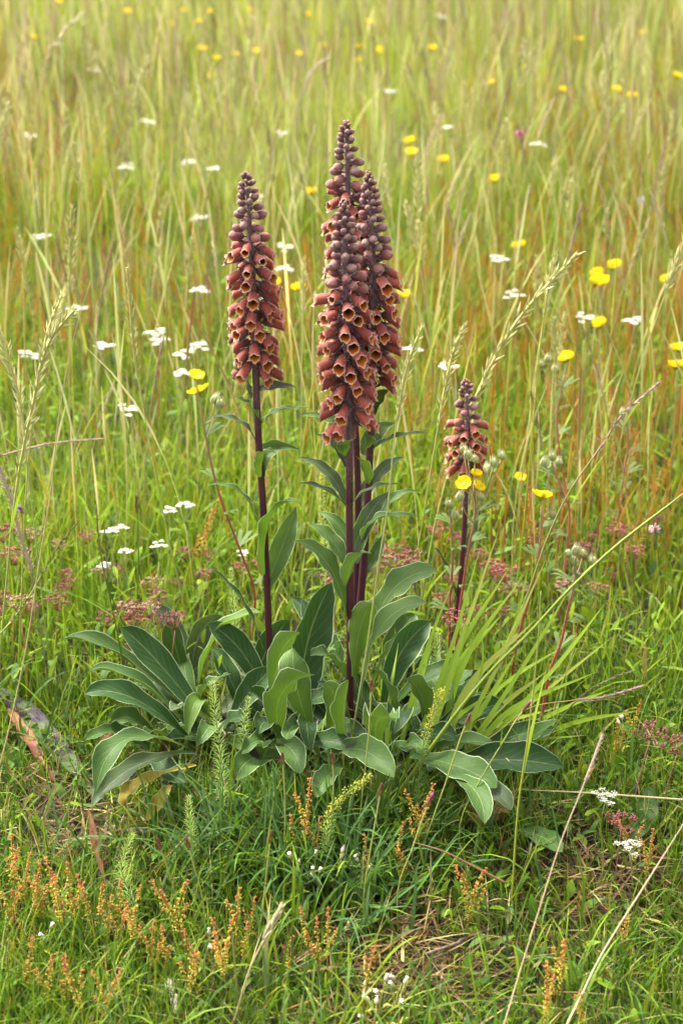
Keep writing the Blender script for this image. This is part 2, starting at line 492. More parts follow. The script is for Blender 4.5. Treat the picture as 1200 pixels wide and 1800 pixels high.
# withered thatch lying low
x, y = field(7000, 1.2, 5.0, pw=1.0); n = len(x)
blades('dry_thatch', 'brown and straw coloured dead grass lying on the soil', 'dead grass', x, y, 0.03 + 0.06 * rng.random(n), 0.0009 + 0.0016 * rng.random(n),
       rng.normal(1.25, 0.2, n), rng.normal(0.25, 0.3, n), pal([BRN, STRAW, ORNG], [5, 2, 1], n), pal([BRN, STRAW, ORNG], [4, 3, 1], n), z0=gz(x, y) + 0.004 + 0.01 * rng.random(n))
lx = np.concatenate([rng.normal(a, r, 260) for a, b, r in BARE]); ly = np.concatenate([rng.normal(b, r, 260) for a, b, r in BARE]); n = len(lx)
blades('leaf_litter', 'brown dead stems and shreds of leaf on the bare soil', 'litter', lx, ly, 0.02 + 0.06 * rng.random(n), 0.0012 + 0.003 * rng.random(n) ** 2,
       rng.normal(1.35, 0.15, n), rng.normal(0.15, 0.3, n), pal([BRN, (0.16, 0.085, 0.035), STRAW], [4, 3, 1.2], n), pal([BRN, (0.20, 0.11, 0.045), STRAW], [3, 3, 1.5], n), z0=gz(lx, ly) + 0.003 + 0.012 * rng.random(n))
# meadow sward behind
x, y = field(56000, 2.25, 5.0, pw=0.6); n = len(x)
g = vnoise(x, y, 4, 9)
m = rng.random(n) < 0.55 + 0.45 * g; x, y, g = x[m], y[m], g[m]; n = len(x)
blades('meadow_grass', 'dense green meadow grass behind the foxgloves', 'grass', x, y, (0.045 + 0.095 * rng.random(n)) * (0.7 + 0.6 * g), 0.0018 + 0.0024 * rng.random(n),
       rng.normal(0.2, 0.22, n), rng.normal(0.45, 0.45, n), pal([GRN, DGRN, LIME], [4, 2, 3], n), pal([LIME, YGRN, FARG, GRN, STRAW, ORNG], [4, 3, 4, 2, .7, 0.7], n))
x, y = field(66000, 4.6, 13.0, pw=0.35, margin=0.8)
m = rng.random(len(x)) < .35 + .65 * vnoise(x, y, 5, 77); x, y = x[m], y[m]; n = len(x); fp = (0.72 + 0.5 * vnoise(x, y, 2.2, 41))[:, None]; fo = (vnoise(x, y, 1.6, 52) > .72)[:, None] * np.array([[.10, -.04, 0.]])
blades('meadow_grass_far', 'yellow green grass filling the far meadow', 'grass', x, y, 0.08 + 0.15 * rng.random(n), 0.0020 + 0.0028 * rng.random(n),
       rng.normal(0.15, 0.2, n), rng.normal(0.4, 0.4, n), pal([LIME, YGRN, FARG], [3, 3, 3], n) * fp, np.clip(pal([FARY, YGRN, FARG, CREAM, STRAW, ORNG], [4, 2, 5, 2, 1, 0.6], n) * fp + fo, .01, .8))
# tall flowering grass, too many to count: stem thickening to a head
PROF = np.array([1, 1, 1, .9, .85, .8, 2.0, 2.6, 1.8, .4])
x, y = field(1500, 2.5, 5.0, pw=0.3); n = len(x)
blades('tall_grass_stems', 'thin flowering grass stems standing over the sward', 'grass', x, y, 0.22 + 0.26 * rng.random(n), 0.0011 + 0.0006 * rng.random(n),
       rng.normal(0.05, 0.1, n), rng.normal(0.25, 0.25, n), pal([FARY, YGRN, FARG], [2, 2, 1], n), pal([PALE, CREAM, STRAW, FARY, PURP], [3, 3, 2, 2, 1.2], n), segs=9, prof=PROF, cross=True)
x, y = field(9000, 4.6, 13.0, pw=0.2, margin=0.8); n = len(x)
blades('tall_grass_stems_far', 'pale flowering grass stems of the far meadow', 'grass', x, y, 0.26 + 0.28 * rng.random(n), 0.0015 + 0.0010 * rng.random(n),
       rng.normal(0.06, 0.1, n), rng.normal(0.18, 0.2, n), pal([FARY, YGRN, FARG], [3, 2, 2], n), pal([PALE, CREAM, PINK, FARY, PURP], [3, 2.5, 3.5, 2, 1.5], n), segs=9, prof=PROF, cross=True)
# orange and red haze of small seeding plants in the middle distance
x, y = field(8500, 2.5, 6.5, pw=0.4); n = len(x)
m = rng.random(n) < np.clip(1.6 * vnoise(x, y, 3, 21) - 0.35, 0.05, 1); x, y = x[m], y[m]; n = len(x)
blades('seeding_sorrel_haze', 'mass of tiny orange seeding sorrel among the grass', 'sorrel', x, y, 0.12 + 0.14 * rng.random(n), 0.0012 + 0.0007 * rng.random(n),
       rng.normal(0.05, 0.12, n), rng.normal(0.1, 0.2, n), pal([LIME, ORNG], [2, 1], n), pal([(0.46, 0.19, 0.03), (0.42, 0.12, 0.035), (0.48, 0.30, 0.04)], [3, 2, 2.5], n),
       segs=9, prof=np.array([.5, .5, .6, 1.6, .8, 2.2, 1.0, 2.4, 1.0, 1.2]), cross=True)

# low leafy herbs: many small oval leaves
def leaflets(name, label, n, y0, y1, size, hmax, cols, wts, pw=0.6, mask=None):
    x, y = field(n, y0, y1, pw=pw); x, y = thin(x, y, 0.6, 0.6)
    if mask is not None:
        k = rng.random(len(x)) < mask(x, y); x, y = x[k], y[k]
    n = len(x)
    blades(name, label, 'herbs', x, y, size[0] + (size[1] - size[0]) * rng.random(n), (size[0] + (size[1] - size[0]) * rng.random(n)) * 0.30,
           rng.normal(0.75, 0.4, n), rng.normal(0.5, 0.4, n), pal(cols, wts, n), pal(cols, wts, n), segs=5,
           prof=np.array([.15, .75, 1.0, .95, .65, .08]), z0=gz(x, y) + hmax * rng.random(n) ** 1.3)
leaflets('leafy_ground_cover', 'small green leaves of low herbs in the turf', 17000, 1.2, 2.3, (0.013, 0.038), 0.022, [GRN, LIME, DGRN, BLUEG], [4, 1.6, 3, 2], mask=lambda x, y: vnoise(x, y, 8, 31))
leaflets('leafy_meadow_herbs', 'small leaves of herbs under the meadow grass', 10000, 2.25, 4.0, (0.015, 0.035), 0.09, [GRN, LIME, BLUEG], [4, 4, 2])
# bluish sedge tuft arching in front of the rosette
bx = np.concatenate([rng.normal(at_z(px, py, 0)[0], 0.05, 190) for px, py in ((380, 1480), (470, 1500), (560, 1500), (650, 1480), (590, 1560))])
by = np.concatenate([rng.normal(at_z(px, py, 0)[1], 0.035, 190) for px, py in ((380, 1480), (470, 1500), (560, 1500), (650, 1480), (590, 1560))])
n = len(bx)
blades('sedge_tuft', 'dark bluish green sedge blades arching below the rosette leaves', 'sedge', bx, by, 0.05 + 0.08 * rng.random(n), 0.0028 + 0.0024 * rng.random(n),
       rng.normal(0.55, 0.3, n), rng.normal(0.8, 0.5, n), pal([DGRN, BLUEG], [1, 1], n), pal([BLUEG, GRN, DGRN], [3, 2, 1], n), segs=6)

# ------------------------------------------------------------ foxgloves
SC_PX = 1410.0            # photograph pixels per metre at the foxgloves
def unit(v): return v / (np.linalg.norm(v) + 1e-12)

def leaf_mesh(name, P, width, fold=0.25, face=0.0, kind='basal', wave=0.08, mat='mid', off=(0, 0, 0), curl=0.0, nv=16, margin=True):
    """a leaf along the curve P (base, mid, tip), its upper side up; face > 0 turns the upper side to the camera's side"""
    a, m, b = [np.asarray(p, float) for p in P]
    for q in (a, m, b):
        q[2] = max(q[2], float(gz(q[0], q[1])) + 0.006)
    c = 2 * m - 0.5 * (a + b)
    t = np.linspace(0, 1, nv)
    C = ((1 - t) ** 2)[:, None] * a + (2 * t * (1 - t))[:, None] * c + (t ** 2)[:, None] * b
    T = np.gradient(C, axis=0); T /= np.linalg.norm(T, axis=1)[:, None]
    h = b - a; h[2] = 0
    if np.linalg.norm(h) < 0.25 * np.linalg.norm(b - a): h = h + np.array([0, -0.3 * np.linalg.norm(b - a), 0])
    h = unit(h)
    S0 = np.cross(h, [0, 0, 1.0])
    r = face * (1 if S0[1] >= 0 else -1)
    if kind == 'basal':
        wv = np.interp(t, [0, .12, .3, .5, .66, .8, .9, .96, 1], [.20, .30, .66, .94, 1, .86, .60, .36, .04])
    elif kind == 'round':
        wv = np.interp(t, [0, .12, .3, .5, .7, .85, .94, 1], [.35, .5, .85, 1, .96, .72, .42, .05])
    else:
        wv = np.interp(t, [0, .08, .25, .45, .65, .82, .93, 1], [.42, .62, .92, 1, .80, .46, .20, .03])
    us = [-1, -0.955, -0.62, -0.3, 0, 0.3, 0.62, 0.955, 1]
    ph = rng.random(4) * 6.28
    fq = 7 + 5 * rng.random()
    V, UV = [], []
    for i in range(nv):
        S = unit(S0 - np.dot(S0, T[i]) * T[i]); Nn = np.cross(S, T[i])
        S1 = S * math.cos(r) + Nn * math.sin(r); N1 = Nn * math.cos(r) - S * math.sin(r)
        w2 = width * 0.5 * wv[i]
        for u in us:
            au = abs(u)
            ang = fold + curl * t[i]
            lat = u * w2 * math.cos(ang * au)
            up = au * w2 * math.sin(ang * au ** 0.8)
            up += w2 * wave * au * au * math.sin(fq * t[i] * 2 + ph[0 if u < 0 else 1]) * 2.2
            up += w2 * wave * 0.5 * math.sin(5 * t[i] + ph[2])
            V.append(C[i] + S1 * lat + N1 * up); UV.append((0.5 + 0.5 * u, float(t[i])))
    nu = len(us); F, MI = [], []
    for i in range(nv - 1):
        for k in range(nu - 1):
            p = i * nu + k
            F.append((p, p + 1, p + nu + 1, p + nu)); MI.append(1 if margin and k in (0, nu - 2) and i > 1 else 0)
    mb = MB(); mb.add(V, F, (0.40, 0.46, 0.27), MI, UV)
    return mb.mesh(name, [LV[mat], MAT['margin']], off)

RED0, RED1 = (0.245, 0.046, 0.034), (0.295, 0.066, 0.044)
def flower_mesh(name, droop=0.12, half=1.0, seed=0):
    """tubular bell along +X, length 1: outer skin, pale hairy rim with five lobes, orange throat"""
    r_ = np.random.default_rng(seed); mb = MB(); ns = 20
    rings = [(0.0, .09), (.08, .17), (.25, .225), (.5, .262), (.75, .275), (.92, .28 * half + .28 * (1 - half) * .6)]
    lob = lambda a: 0.055 * math.cos(5 * (a + math.pi / 2))
    lip = lambda a: 0.13 * max(0, -math.sin(a)) ** 2
    V, C, F = [], [], []
    def ring(x, r, col, k=0.0):
        for j in range(ns):
            a = 2 * math.pi * j / ns
            xx = x + k * (lob(a) + lip(a)); rr = r * (1 + 0.02 * math.cos(5 * (a + math.pi / 2)) * k)
            V.append((xx, rr * math.cos(a) * (1 + .06 * k), rr * math.sin(a) * (1 - .06 * k) - droop * xx * xx)); C.append(col)
    for i, (x, r) in enumerate(rings): ring(x, r, lerpc(RED0, RED1, min(1, x * 1.2)), 0.5 * (x > .9))
    ro = .295 * half + .09 * (1 - half)
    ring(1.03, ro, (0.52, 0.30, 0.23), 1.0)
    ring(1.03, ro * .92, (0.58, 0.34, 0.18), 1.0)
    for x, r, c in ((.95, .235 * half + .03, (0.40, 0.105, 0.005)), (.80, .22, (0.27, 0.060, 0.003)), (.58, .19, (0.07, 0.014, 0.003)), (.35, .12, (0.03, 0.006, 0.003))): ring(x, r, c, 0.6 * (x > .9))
    nr = len(V) // ns
    for i in range(nr - 1):
        for j in range(ns):
            p = i * ns + j; q = i * ns + (j + 1) % ns
            F.append((p, p + ns, q + ns, q))
    mb.add(V, F, C)
    for k in range(4):   # anthers in the throat
        a = math.pi / 2 + (k - 1.5) * 0.5
        mb.spindle((.62, .14 * math.cos(a), .17 * math.sin(a) - droop * .4), (1, 0, -.1), .2, .045, (0.75, 0.42, 0.03), (0.8, 0.5, 0.06), sides=4, rings=(0, .5, 1), prof=(.4, 1, .4))
    for k in range(46):  # fine pale hairs on the rim and skin
        a = r_.random() * 6.28; x = 1.02 + .1 * lip(a) if k < 26 else r_.uniform(.2, .95)
        rr = (ro if k < 26 else .27); p = np.array([x + (lob(a) + lip(a) if k < 26 else 0), rr * math.cos(a), rr * math.sin(a) - droop * x * x])
        d = np.array([r_.uniform(.3, 1) if k < 26 else r_.uniform(-.2, .5), math.cos(a), math.sin(a)]); d = unit(d + r_.normal(0, .25, 3))
        s_ = unit(np.cross(d, [.3, .5, .8])) * .011
        mb.add([p - s_, p + s_, p + d * r_.uniform(.07, .13)], [(0, 1, 2)], (0.66, 0.52, 0.48))
    return mb.mesh(name, MAT['petal'])
def bud_mesh(name, seed=0, red=0.5):
    r_ = np.random.default_rng(seed); mb = MB(); ns = 12
    prof = [(0, .10), (.08, .19), (.25, .285), (.48, .335), (.68, .325), (.84, .26), (.94, .155), (1.0, .03)]
    base = lerpc((0.15, 0.060, 0.056), (0.215, 0.052, 0.045), red); tip = lerpc((0.29, 0.185, 0.17), (0.31, 0.145, 0.12), red)
    V, C, F = [], [], []
    for x, r in prof:
        for j in range(ns):
            a = 2 * math.pi * j / ns
            rr = r * (1 + .05 * math.cos(5 * a + seed) * x)
            V.append((x, rr * math.cos(a), rr * math.sin(a))); C.append(lerpc(base, tip, smooth01((x - .35) / .6) * (0.6 + .4 * r_.random())))
    for i in range(len(prof) - 1):
        for j in range(ns):
            p = i * ns + j; q = i * ns + (j + 1) % ns
            F.append((p, p + ns, q + ns, q))
    mb.add(V, F, C)
    for k in range(34):
        a = r_.random() * 6.28; x = r_.uniform(.3, 1); rr = float(np.interp(x, [q[0] for q in prof], [q[1] for q in prof]))
        p = np.array([x, rr * math.cos(a), rr * math.sin(a)]); d = unit(np.array([.5, math.cos(a), math.sin(a)]) + r_.normal(0, .3, 3))
        s_ = unit(np.cross(d, [.3, .5, .8])) * .014
        mb.add([p - s_, p + s_, p + d * r_.uniform(.05, .10)], [(0, 1, 2)], (0.55, 0.45, 0.44))
    return mb.mesh(name, MAT['petal'])
def calyx_mesh(name, seed=0, L=0.42):
    r_ = np.random.default_rng(seed); mb = MB()
    for k in range(5):
        a = 2 * math.pi * (k + .5) / 5 + r_.normal(0, .1)
        o = np.array([0, math.cos(a), math.sin(a)]); s_ = np.array([0, -math.sin(a), math.cos(a)])
        pts = [np.array([-.06, 0, 0]) + o * .06, np.array([L * .3, 0, 0]) + o * .25, np.array([L * .7, 0, 0]) + o * .36, np.array([L, 0, 0]) + o * (.42 + .06 * r_.random())]
        mb.ribbon(pts, [.1, .22, .16, .01], s_, [(0.10, 0.045, 0.05), (0.11, 0.05, 0.055), (0.15, 0.085, 0.08), (0.26, 0.19, 0.18)])
    mb.tube([(-.30, 0, .02), (-.15, 0, .01), (0.02, 0, 0)], [.055, .06, .10], (0.13, 0.07, 0.07), sides=5)
    # the narrow bract below
    mb.ribbon([(-.3, 0, -.06), (.05, 0, -.30), (.4, 0, -.44)], [.12, .14, .01], (0, 1, 0), [(0.09, 0.05, 0.05), (0.10, 0.06, 0.06), (0.18, 0.12, 0.12)])
    return mb.mesh(name, MAT['calyx'])
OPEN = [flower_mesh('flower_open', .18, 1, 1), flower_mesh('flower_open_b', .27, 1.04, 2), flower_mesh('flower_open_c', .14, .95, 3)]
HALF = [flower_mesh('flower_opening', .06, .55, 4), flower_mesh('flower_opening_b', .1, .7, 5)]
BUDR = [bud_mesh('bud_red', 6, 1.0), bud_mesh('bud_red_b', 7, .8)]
BUDG = [bud_mesh('bud_grey', 8, .3), bud_mesh('bud_grey_b', 9, .05), bud_mesh('bud_grey_c', 10, .15)]
CALY = [calyx_mesh('calyx', 11), calyx_mesh('calyx_b', 12, .5)]

def foxglove(label, stem_px, Yb, Yt, y_first, y_open, size=1.0, rad=0.0040, leaves=(), step=0.0026, seed=1, fill=()):
    r_ = np.random.default_rng(seed)
    ytop, ybot = stem_px[-1][1], stem_px[0][1]
    P = []
    for px, py in stem_px:
        f = (ybot - py) / (ybot - ytop); P.append(at(px, py, Yb + (Yt - Yb) * f))
    root_p = P[0].copy(); g = float(gz(root_p[0], root_p[1]))
    if P[0][2] > g + 0.01: P.insert(0, np.array([P[0][0], P[0][1], g - 0.01])); 
    base = np.array([P[0][0], P[0][1], g])
    root = thing('foxglove', label, 'foxglove', base, 'flowering foxgloves')
    n = 90
    C = curve_pts(P, n)
    s = np.concatenate([[0], np.cumsum(np.linalg.norm(np.diff(C, axis=0), axis=1))]); Ltot = s[-1]
    # pixel row of every axis point
    rows = []
    for p in C:
        d = p - np.array([0, 0, CAM_H]); fz = d[1] * CP - d[2] * SP; up = d[1] * SP + d[2] * CP; rows.append(900 - FPX * up / fz)
    rows = np.array(rows)
    s_first = float(np.interp(-y_first, -rows, s)); s_open = float(np.interp(-y_open, -rows, s))
    radf = np.interp(s, [0, s_first, s_open, Ltot], [rad * 1.12, rad * 1.08, rad * .85, rad * .3])
    mb = MB()
    cols = []
    for q in s:
        f = q / s_first   # along the leafy stem
        cols.append(lerpc((0.058, 0.012, 0.020), (0.085, 0.028, 0.038), f) if f < .84 else lerpc((0.085, 0.028, 0.038), (0.20, 0.12, 0.13), smooth01((f - .84) / .2)))
    mb.tube(C, radf, cols, sides=8)
    for k in range(900):    # pale down on the upper stem
        q = s_first * .80 + (Ltot - s_first * .80) * r_.random(); c = np.array([np.interp(q, s, C[:, i]) for i in range(3)]); a = r_.random() * 6.28
        o = np.array([math.cos(a), math.sin(a), 0]); rr = float(np.interp(q, s, radf)); d = unit(o + r_.normal(0, .35, 3)); t_ = np.cross(d, [0, 0, 1.0]) * .00011
        mb.add([c + o * rr - t_, c + o * rr + t_, c + o * rr + d * r_.uniform(.0014, .0032)], [(0, 1, 2)], (0.42, 0.36, 0.37))
    mb.build('stem', MAT['stem'], root, off=base)
    # flowers and buds in a spiral
    q = s_first; az = r_.random() * 6.28; i = 0
    while q < Ltot - 0.001:
        f = (q - s_open) / (Ltot - s_open)              # < 0: open flowers
        c = np.array([np.interp(q, s, C[:, k]) for k in range(3)]) - base
        rr = float(np.interp(q, s, radf))
        if f < 0:
            fo = (q - s_first) / (s_open - s_first)
            L = size * 0.0218 * (1 + r_.normal(0, .06)) * (1 - .1 * fo); el = R(-22 + 20 * fo + r_.normal(0, 8))
            me = OPEN[r_.integers(3)] if r_.random() < 1.05 - .25 * fo ** 3 else HALF[r_.integers(2)]; nm = 'flower'; st = step * 1.02
        else:
            L = size * float(np.interp(f, [0, .12, .45, .8, 1], [.0190, .0155, .0125, .0088, .0050])) * (1 + r_.normal(0, .06))
            el = R(float(np.interp(f, [0, .4, .85, 1], [-6, 12, 38, 75])) + r_.normal(0, 7))
            me = HALF[r_.integers(2)] if f < .03 else BUDR[r_.integers(2)] if f < .22 + .1 * r_.random() else BUDG[r_.integers(3)]; nm = 'bud' if f >= .03 else 'flower'
            st = step * float(np.interp(f, [0, .5, 1], [1.0, .82, .42]))
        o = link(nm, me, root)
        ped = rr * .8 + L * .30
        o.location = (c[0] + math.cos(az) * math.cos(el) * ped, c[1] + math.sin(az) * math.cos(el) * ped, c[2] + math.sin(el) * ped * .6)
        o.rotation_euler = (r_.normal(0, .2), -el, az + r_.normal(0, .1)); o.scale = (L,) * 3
        cx = link('calyx', CALY[i % 2], o)
        q += st * (1 + r_.normal(0, .12)); az += R(137.5) + r_.normal(0, .13); i += 1
    for lf in leaves:
        put_leaf(root, base, *lf)
    for cx, cy, n in fill:
        c0 = gp(cx, cy)
        for k in range(n):
            a = r_.random() * 6.28; Lf = r_.uniform(.07, .135); d = np.array([math.cos(a), math.sin(a), 0]); e = r_.uniform(.35, .95); p0 = c0 + d * r_.uniform(.0, .045)
            p0[2] = float(gz(p0[0], p0[1])) - .004; p2 = p0 + (d * math.cos(e) + np.array([0, 0, math.sin(e)])) * Lf; p1 = (p0 + p2) / 2 + np.array([0, 0, Lf * r_.uniform(.05, .2)])
            link('leaf', leaf_mesh('leaf', [p0, p1, p2], r_.uniform(.024, .036), .3, r_.normal(0, .25), 'basal', .1, ['dark', 'dark', 'mid', 'mid', 'grey'][r_.integers(5)], base), root)
    return root
def put_leaf(root, base, P, width, fold=.25, face=.2, mat='mid', kind='basal', wave=.08, curl=0.0, name='leaf', margin=True):
    pts = [at(*p) for p in P]
    return link(name, leaf_mesh(name, pts, width / SC_PX, fold, face, kind, wave, mat, base, curl, margin=margin), root)

def SL(bx, by, mx, my, tx, ty, w, mat='mid', Y=2.18, dY=0.0, fold=.35, face=.25, wave=.10, curl=0.0, kind='stem'):
    """a stem leaf: base, middle and tip in photograph pixels, the tip dY further away than the stem"""
    return ([(bx, by, Y), (mx, my, Y + dY * .5), (tx, ty, Y + dY)], w, fold, face, mat, kind, wave, curl)
def BL(bx, by, bY, mx, my, mY, tx, ty, tY, w, mat='mid', fold=.42, face=.35, wave=.08, curl=0.0, kind='basal', name='leaf'):
    return ([(bx, by, bY), (mx, my, mY), (tx, ty, tY)], w, fold, face, mat, kind, wave, curl, name)

YL, YF, YR, YT = 2.22, 2.165, 2.215, 2.26
left_leaves = [
 SL(436, 674, 420, 655, 408, 645, 14, 'purple', YL, -.01), SL(453, 686, 488, 679, 521, 681, 20, 'purple', YL, 0, face=.5),
 SL(440, 700, 437, 683, 437, 672, 14, 'purple', YL, -.03, face=.6), SL(457, 663, 470, 652, 482, 650, 14, 'purple', YL, .02),
 SL(457, 742, 437, 712, 411, 702, 28, 'lime', YL, -.02), SL(449, 776, 416, 740, 364, 733, 22, 'grey', YL, -.01, face=.1),
 SL(457, 748, 490, 722, 545, 717, 20, 'mid', YL, 0, face=0), SL(461, 838, 472, 792, 526, 790, 34, 'pale', YL, .03, face=.7, fold=.5),
 SL(459, 838, 462, 800, 486, 797, 26, 'lime', YL - .01, -.03, fold=.6), SL(457, 940, 425, 868, 362, 854, 24, 'mid', YL, -.01, face=.0),
 SL(465, 1010, 478, 905, 534, 884, 36, 'lime', YL - .01, -.02, face=-.1, fold=.5), SL(468, 1030, 500, 950, 520, 890, 42, 'pale', YL, .03, face=.8),
 SL(462, 1140, 420, 1050, 362, 994, 24, 'mid', YL, -.01, face=.1),
 BL(378, 1290, 2.20, 285, 1172, 2.24, 214, 1103, 2.26, 56, 'dark', face=.6, fold=.45), BL(360, 1280, 2.22, 215, 1153, 2.26, 110, 1125, 2.27, 44, 'mid', face=-.05, fold=.55),
 BL(345, 1300, 2.18, 240, 1196, 2.18, 155, 1182, 2.18, 40, 'mid', face=-.05, fold=.5), BL(345, 1312, 2.15, 240, 1230, 2.14, 150, 1219, 2.13, 50, 'dark', face=.45),
 BL(355, 1240, 2.30, 312, 1110, 2.34, 267, 1068, 2.36, 34, 'grey', face=.5), BL(345, 1255, 2.26, 312, 1150, 2.28, 300, 1090, 2.29, 44, 'mid', face=.9),
 BL(340, 1230, 2.28, 345, 1130, 2.32, 388, 1082, 2.33, 50, 'grey', face=.9), BL(348, 1240, 2.24, 378, 1122, 2.24, 460, 1077, 2.24, 46, 'lime', face=-.1, fold=.5),
 BL(475, 1250, 2.20, 428, 1150, 2.22, 366, 1097, 2.23, 52, 'dark', face=.8), BL(440, 1240, 2.22, 465, 1150, 2.26, 509, 1090, 2.28, 54, 'dark', face=.8),
 BL(400, 1275, 2.17, 440, 1215, 2.19, 478, 1176, 2.20, 50, 'dark', face=.7), BL(360, 1252, 2.18, 358, 1215, 2.16, 405, 1185, 2.14, 30, 'mid', wave=.2),
 BL(345, 1322, 2.12, 225, 1300, 2.02, 169, 1392, 1.97, 46, 'mid', face=.1, wave=.14, fold=.35), BL(345, 1325, 2.10, 240, 1345, 2.02, 162, 1418, 1.96, 40, 'grey', face=.2, wave=.14),
 BL(270, 1300, 2.16, 232, 1262, 2.15, 196, 1270, 2.13, 40, 'spot', face=.6, kind='round'), BL(262, 1312, 2.12, 215, 1290, 2.11, 193, 1275, 2.10, 34, 'dark', face=.6, kind='round'),
 BL(260, 1300, 2.15, 200, 1285, 2.12, 150, 1302, 2.09, 30, 'mid', face=.2), BL(280, 1325, 2.09, 290, 1350, 2.05, 328, 1376, 2.02, 40, 'dark', face=.4, kind='round'),
 BL(345, 1345, 2.05, 240, 1378, 2.01, 222, 1418, 1.99, 26, 'yellow', face=.3, wave=.2), BL(300, 1380, 2.02, 285, 1400, 2.0, 257, 1443, 1.98, 24, 'yellow', face=.4, wave=.25),
 BL(380, 1300, 2.16, 350, 1230, 2.14, 330, 1290, 2.10, 34, 'lime', face=.3), BL(375, 1300, 2.2, 330, 1200, 2.24, 330, 1150, 2.3, 40, 'mid', face=.6),
 BL(360, 1300, 2.17, 370, 1275, 2.1, 345, 1310, 2.06, 34, 'mid', face=.3),
]
front_leaves = [
 SL(609, 820, 590, 780, 555, 764, 24, 'grey', YF, .02, face=.5), SL(611, 893, 570, 860, 518, 850, 24, 'grey', YF, -.02, face=.1),
 SL(609, 802, 606, 785, 620, 774, 26, 'lime', YF, -.05, fold=.5), SL(613, 892, 655, 858, 708, 852, 18, 'grey', YF, -.02, face=.05),
 SL(608, 1080, 572, 985, 514, 951, 44, 'pale', YF, .01, face=.35), SL(608, 998, 580, 945, 540, 921, 30, 'pale', YF + .01, .03, face=.3),
 SL(611, 1035, 620, 985, 653, 973, 32, 'pale', YF, -.04, fold=.5, face=-.1), SL(622, 968, 648, 905, 686, 864, 34, 'grey', YF + .02, .04, face=.9),
 SL(625, 990, 640, 930, 676, 872, 24, 'grey', YF + .03, .04, face=.6),
 SL(622, 1190, 632, 1110, 652, 1060, 54, 'lime', YF - .01, -.01, face=-.6, fold=.5, kind='basal'),
 BL(545, 1290, 2.20, 535, 1160, 2.24, 582, 1024, 2.30, 82, 'dark', face=.8, fold=.4), BL(482, 1260, 2.16, 490, 1160, 2.12, 527, 1112, 2.10, 46, 'mid', face=-.3, fold=.6),
 BL(555, 1310, 2.12, 522, 1210, 2.08, 516, 1138, 2.10, 60, 'dark', face=-.5, fold=.5, kind='basal'), BL(495, 1300, 2.08, 492, 1225, 2.03, 553, 1186, 2.02, 52, 'mid', face=-.3, fold=.5, wave=.2, kind='round'),
 BL(615, 1215, 2.19, 585, 1160, 2.17, 545, 1153, 2.15, 44, 'mid', face=.1, kind='round'), BL(612, 1315, 2.06, 604, 1260, 2.02, 612, 1195, 2.00, 42, 'mid', face=-.8, fold=.8, kind='basal'),
 BL(556, 1312, 2.05, 520, 1278, 2.02, 503, 1300, 1.98, 34, 'mid', wave=.35, kind='round'), BL(490, 1330, 2.06, 460, 1300, 2.03, 425, 1325, 1.99, 34, 'mid', wave=.3, kind='round'),
 BL(500, 1330, 2.04, 440, 1335, 2.0, 416, 1372, 1.95, 46, 'spot', face=.6, kind='round'), BL(475, 1305, 2.08, 510, 1315, 2.01, 528, 1360, 1.97, 46, 'mid', face=.4),
 BL(520, 1320, 2.06, 570, 1302, 2.04, 616, 1316, 2.02, 44, 'dark', face=.5), BL(580, 1325, 2.04, 640, 1320, 1.99, 692, 1366, 1.94, 54, 'spot', face=.5, kind='round'),
 BL(600, 1345, 2.02, 575, 1365, 1.98, 556, 1402, 1.95, 40, 'spot', face=.1, kind='round'), BL(520, 1300, 2.14, 470, 1240, 2.12, 440, 1215, 2.10, 40, 'dark', face=.6),
 BL(570, 1300, 2.12, 590, 1240, 2.1, 570, 1200, 2.09, 40, 'mid', face=.4), BL(540, 1290, 2.2, 560, 1180, 2.25, 530, 1050, 2.33, 40, 'dark', face=.9),
 BL(500, 1310, 2.13, 470, 1270, 2.06, 455, 1290, 2.02, 40, 'dark', face=.4), BL(560, 1330, 2.08, 540, 1270, 2.02, 545, 1320, 1.99, 36, 'dark', face=.3),
]
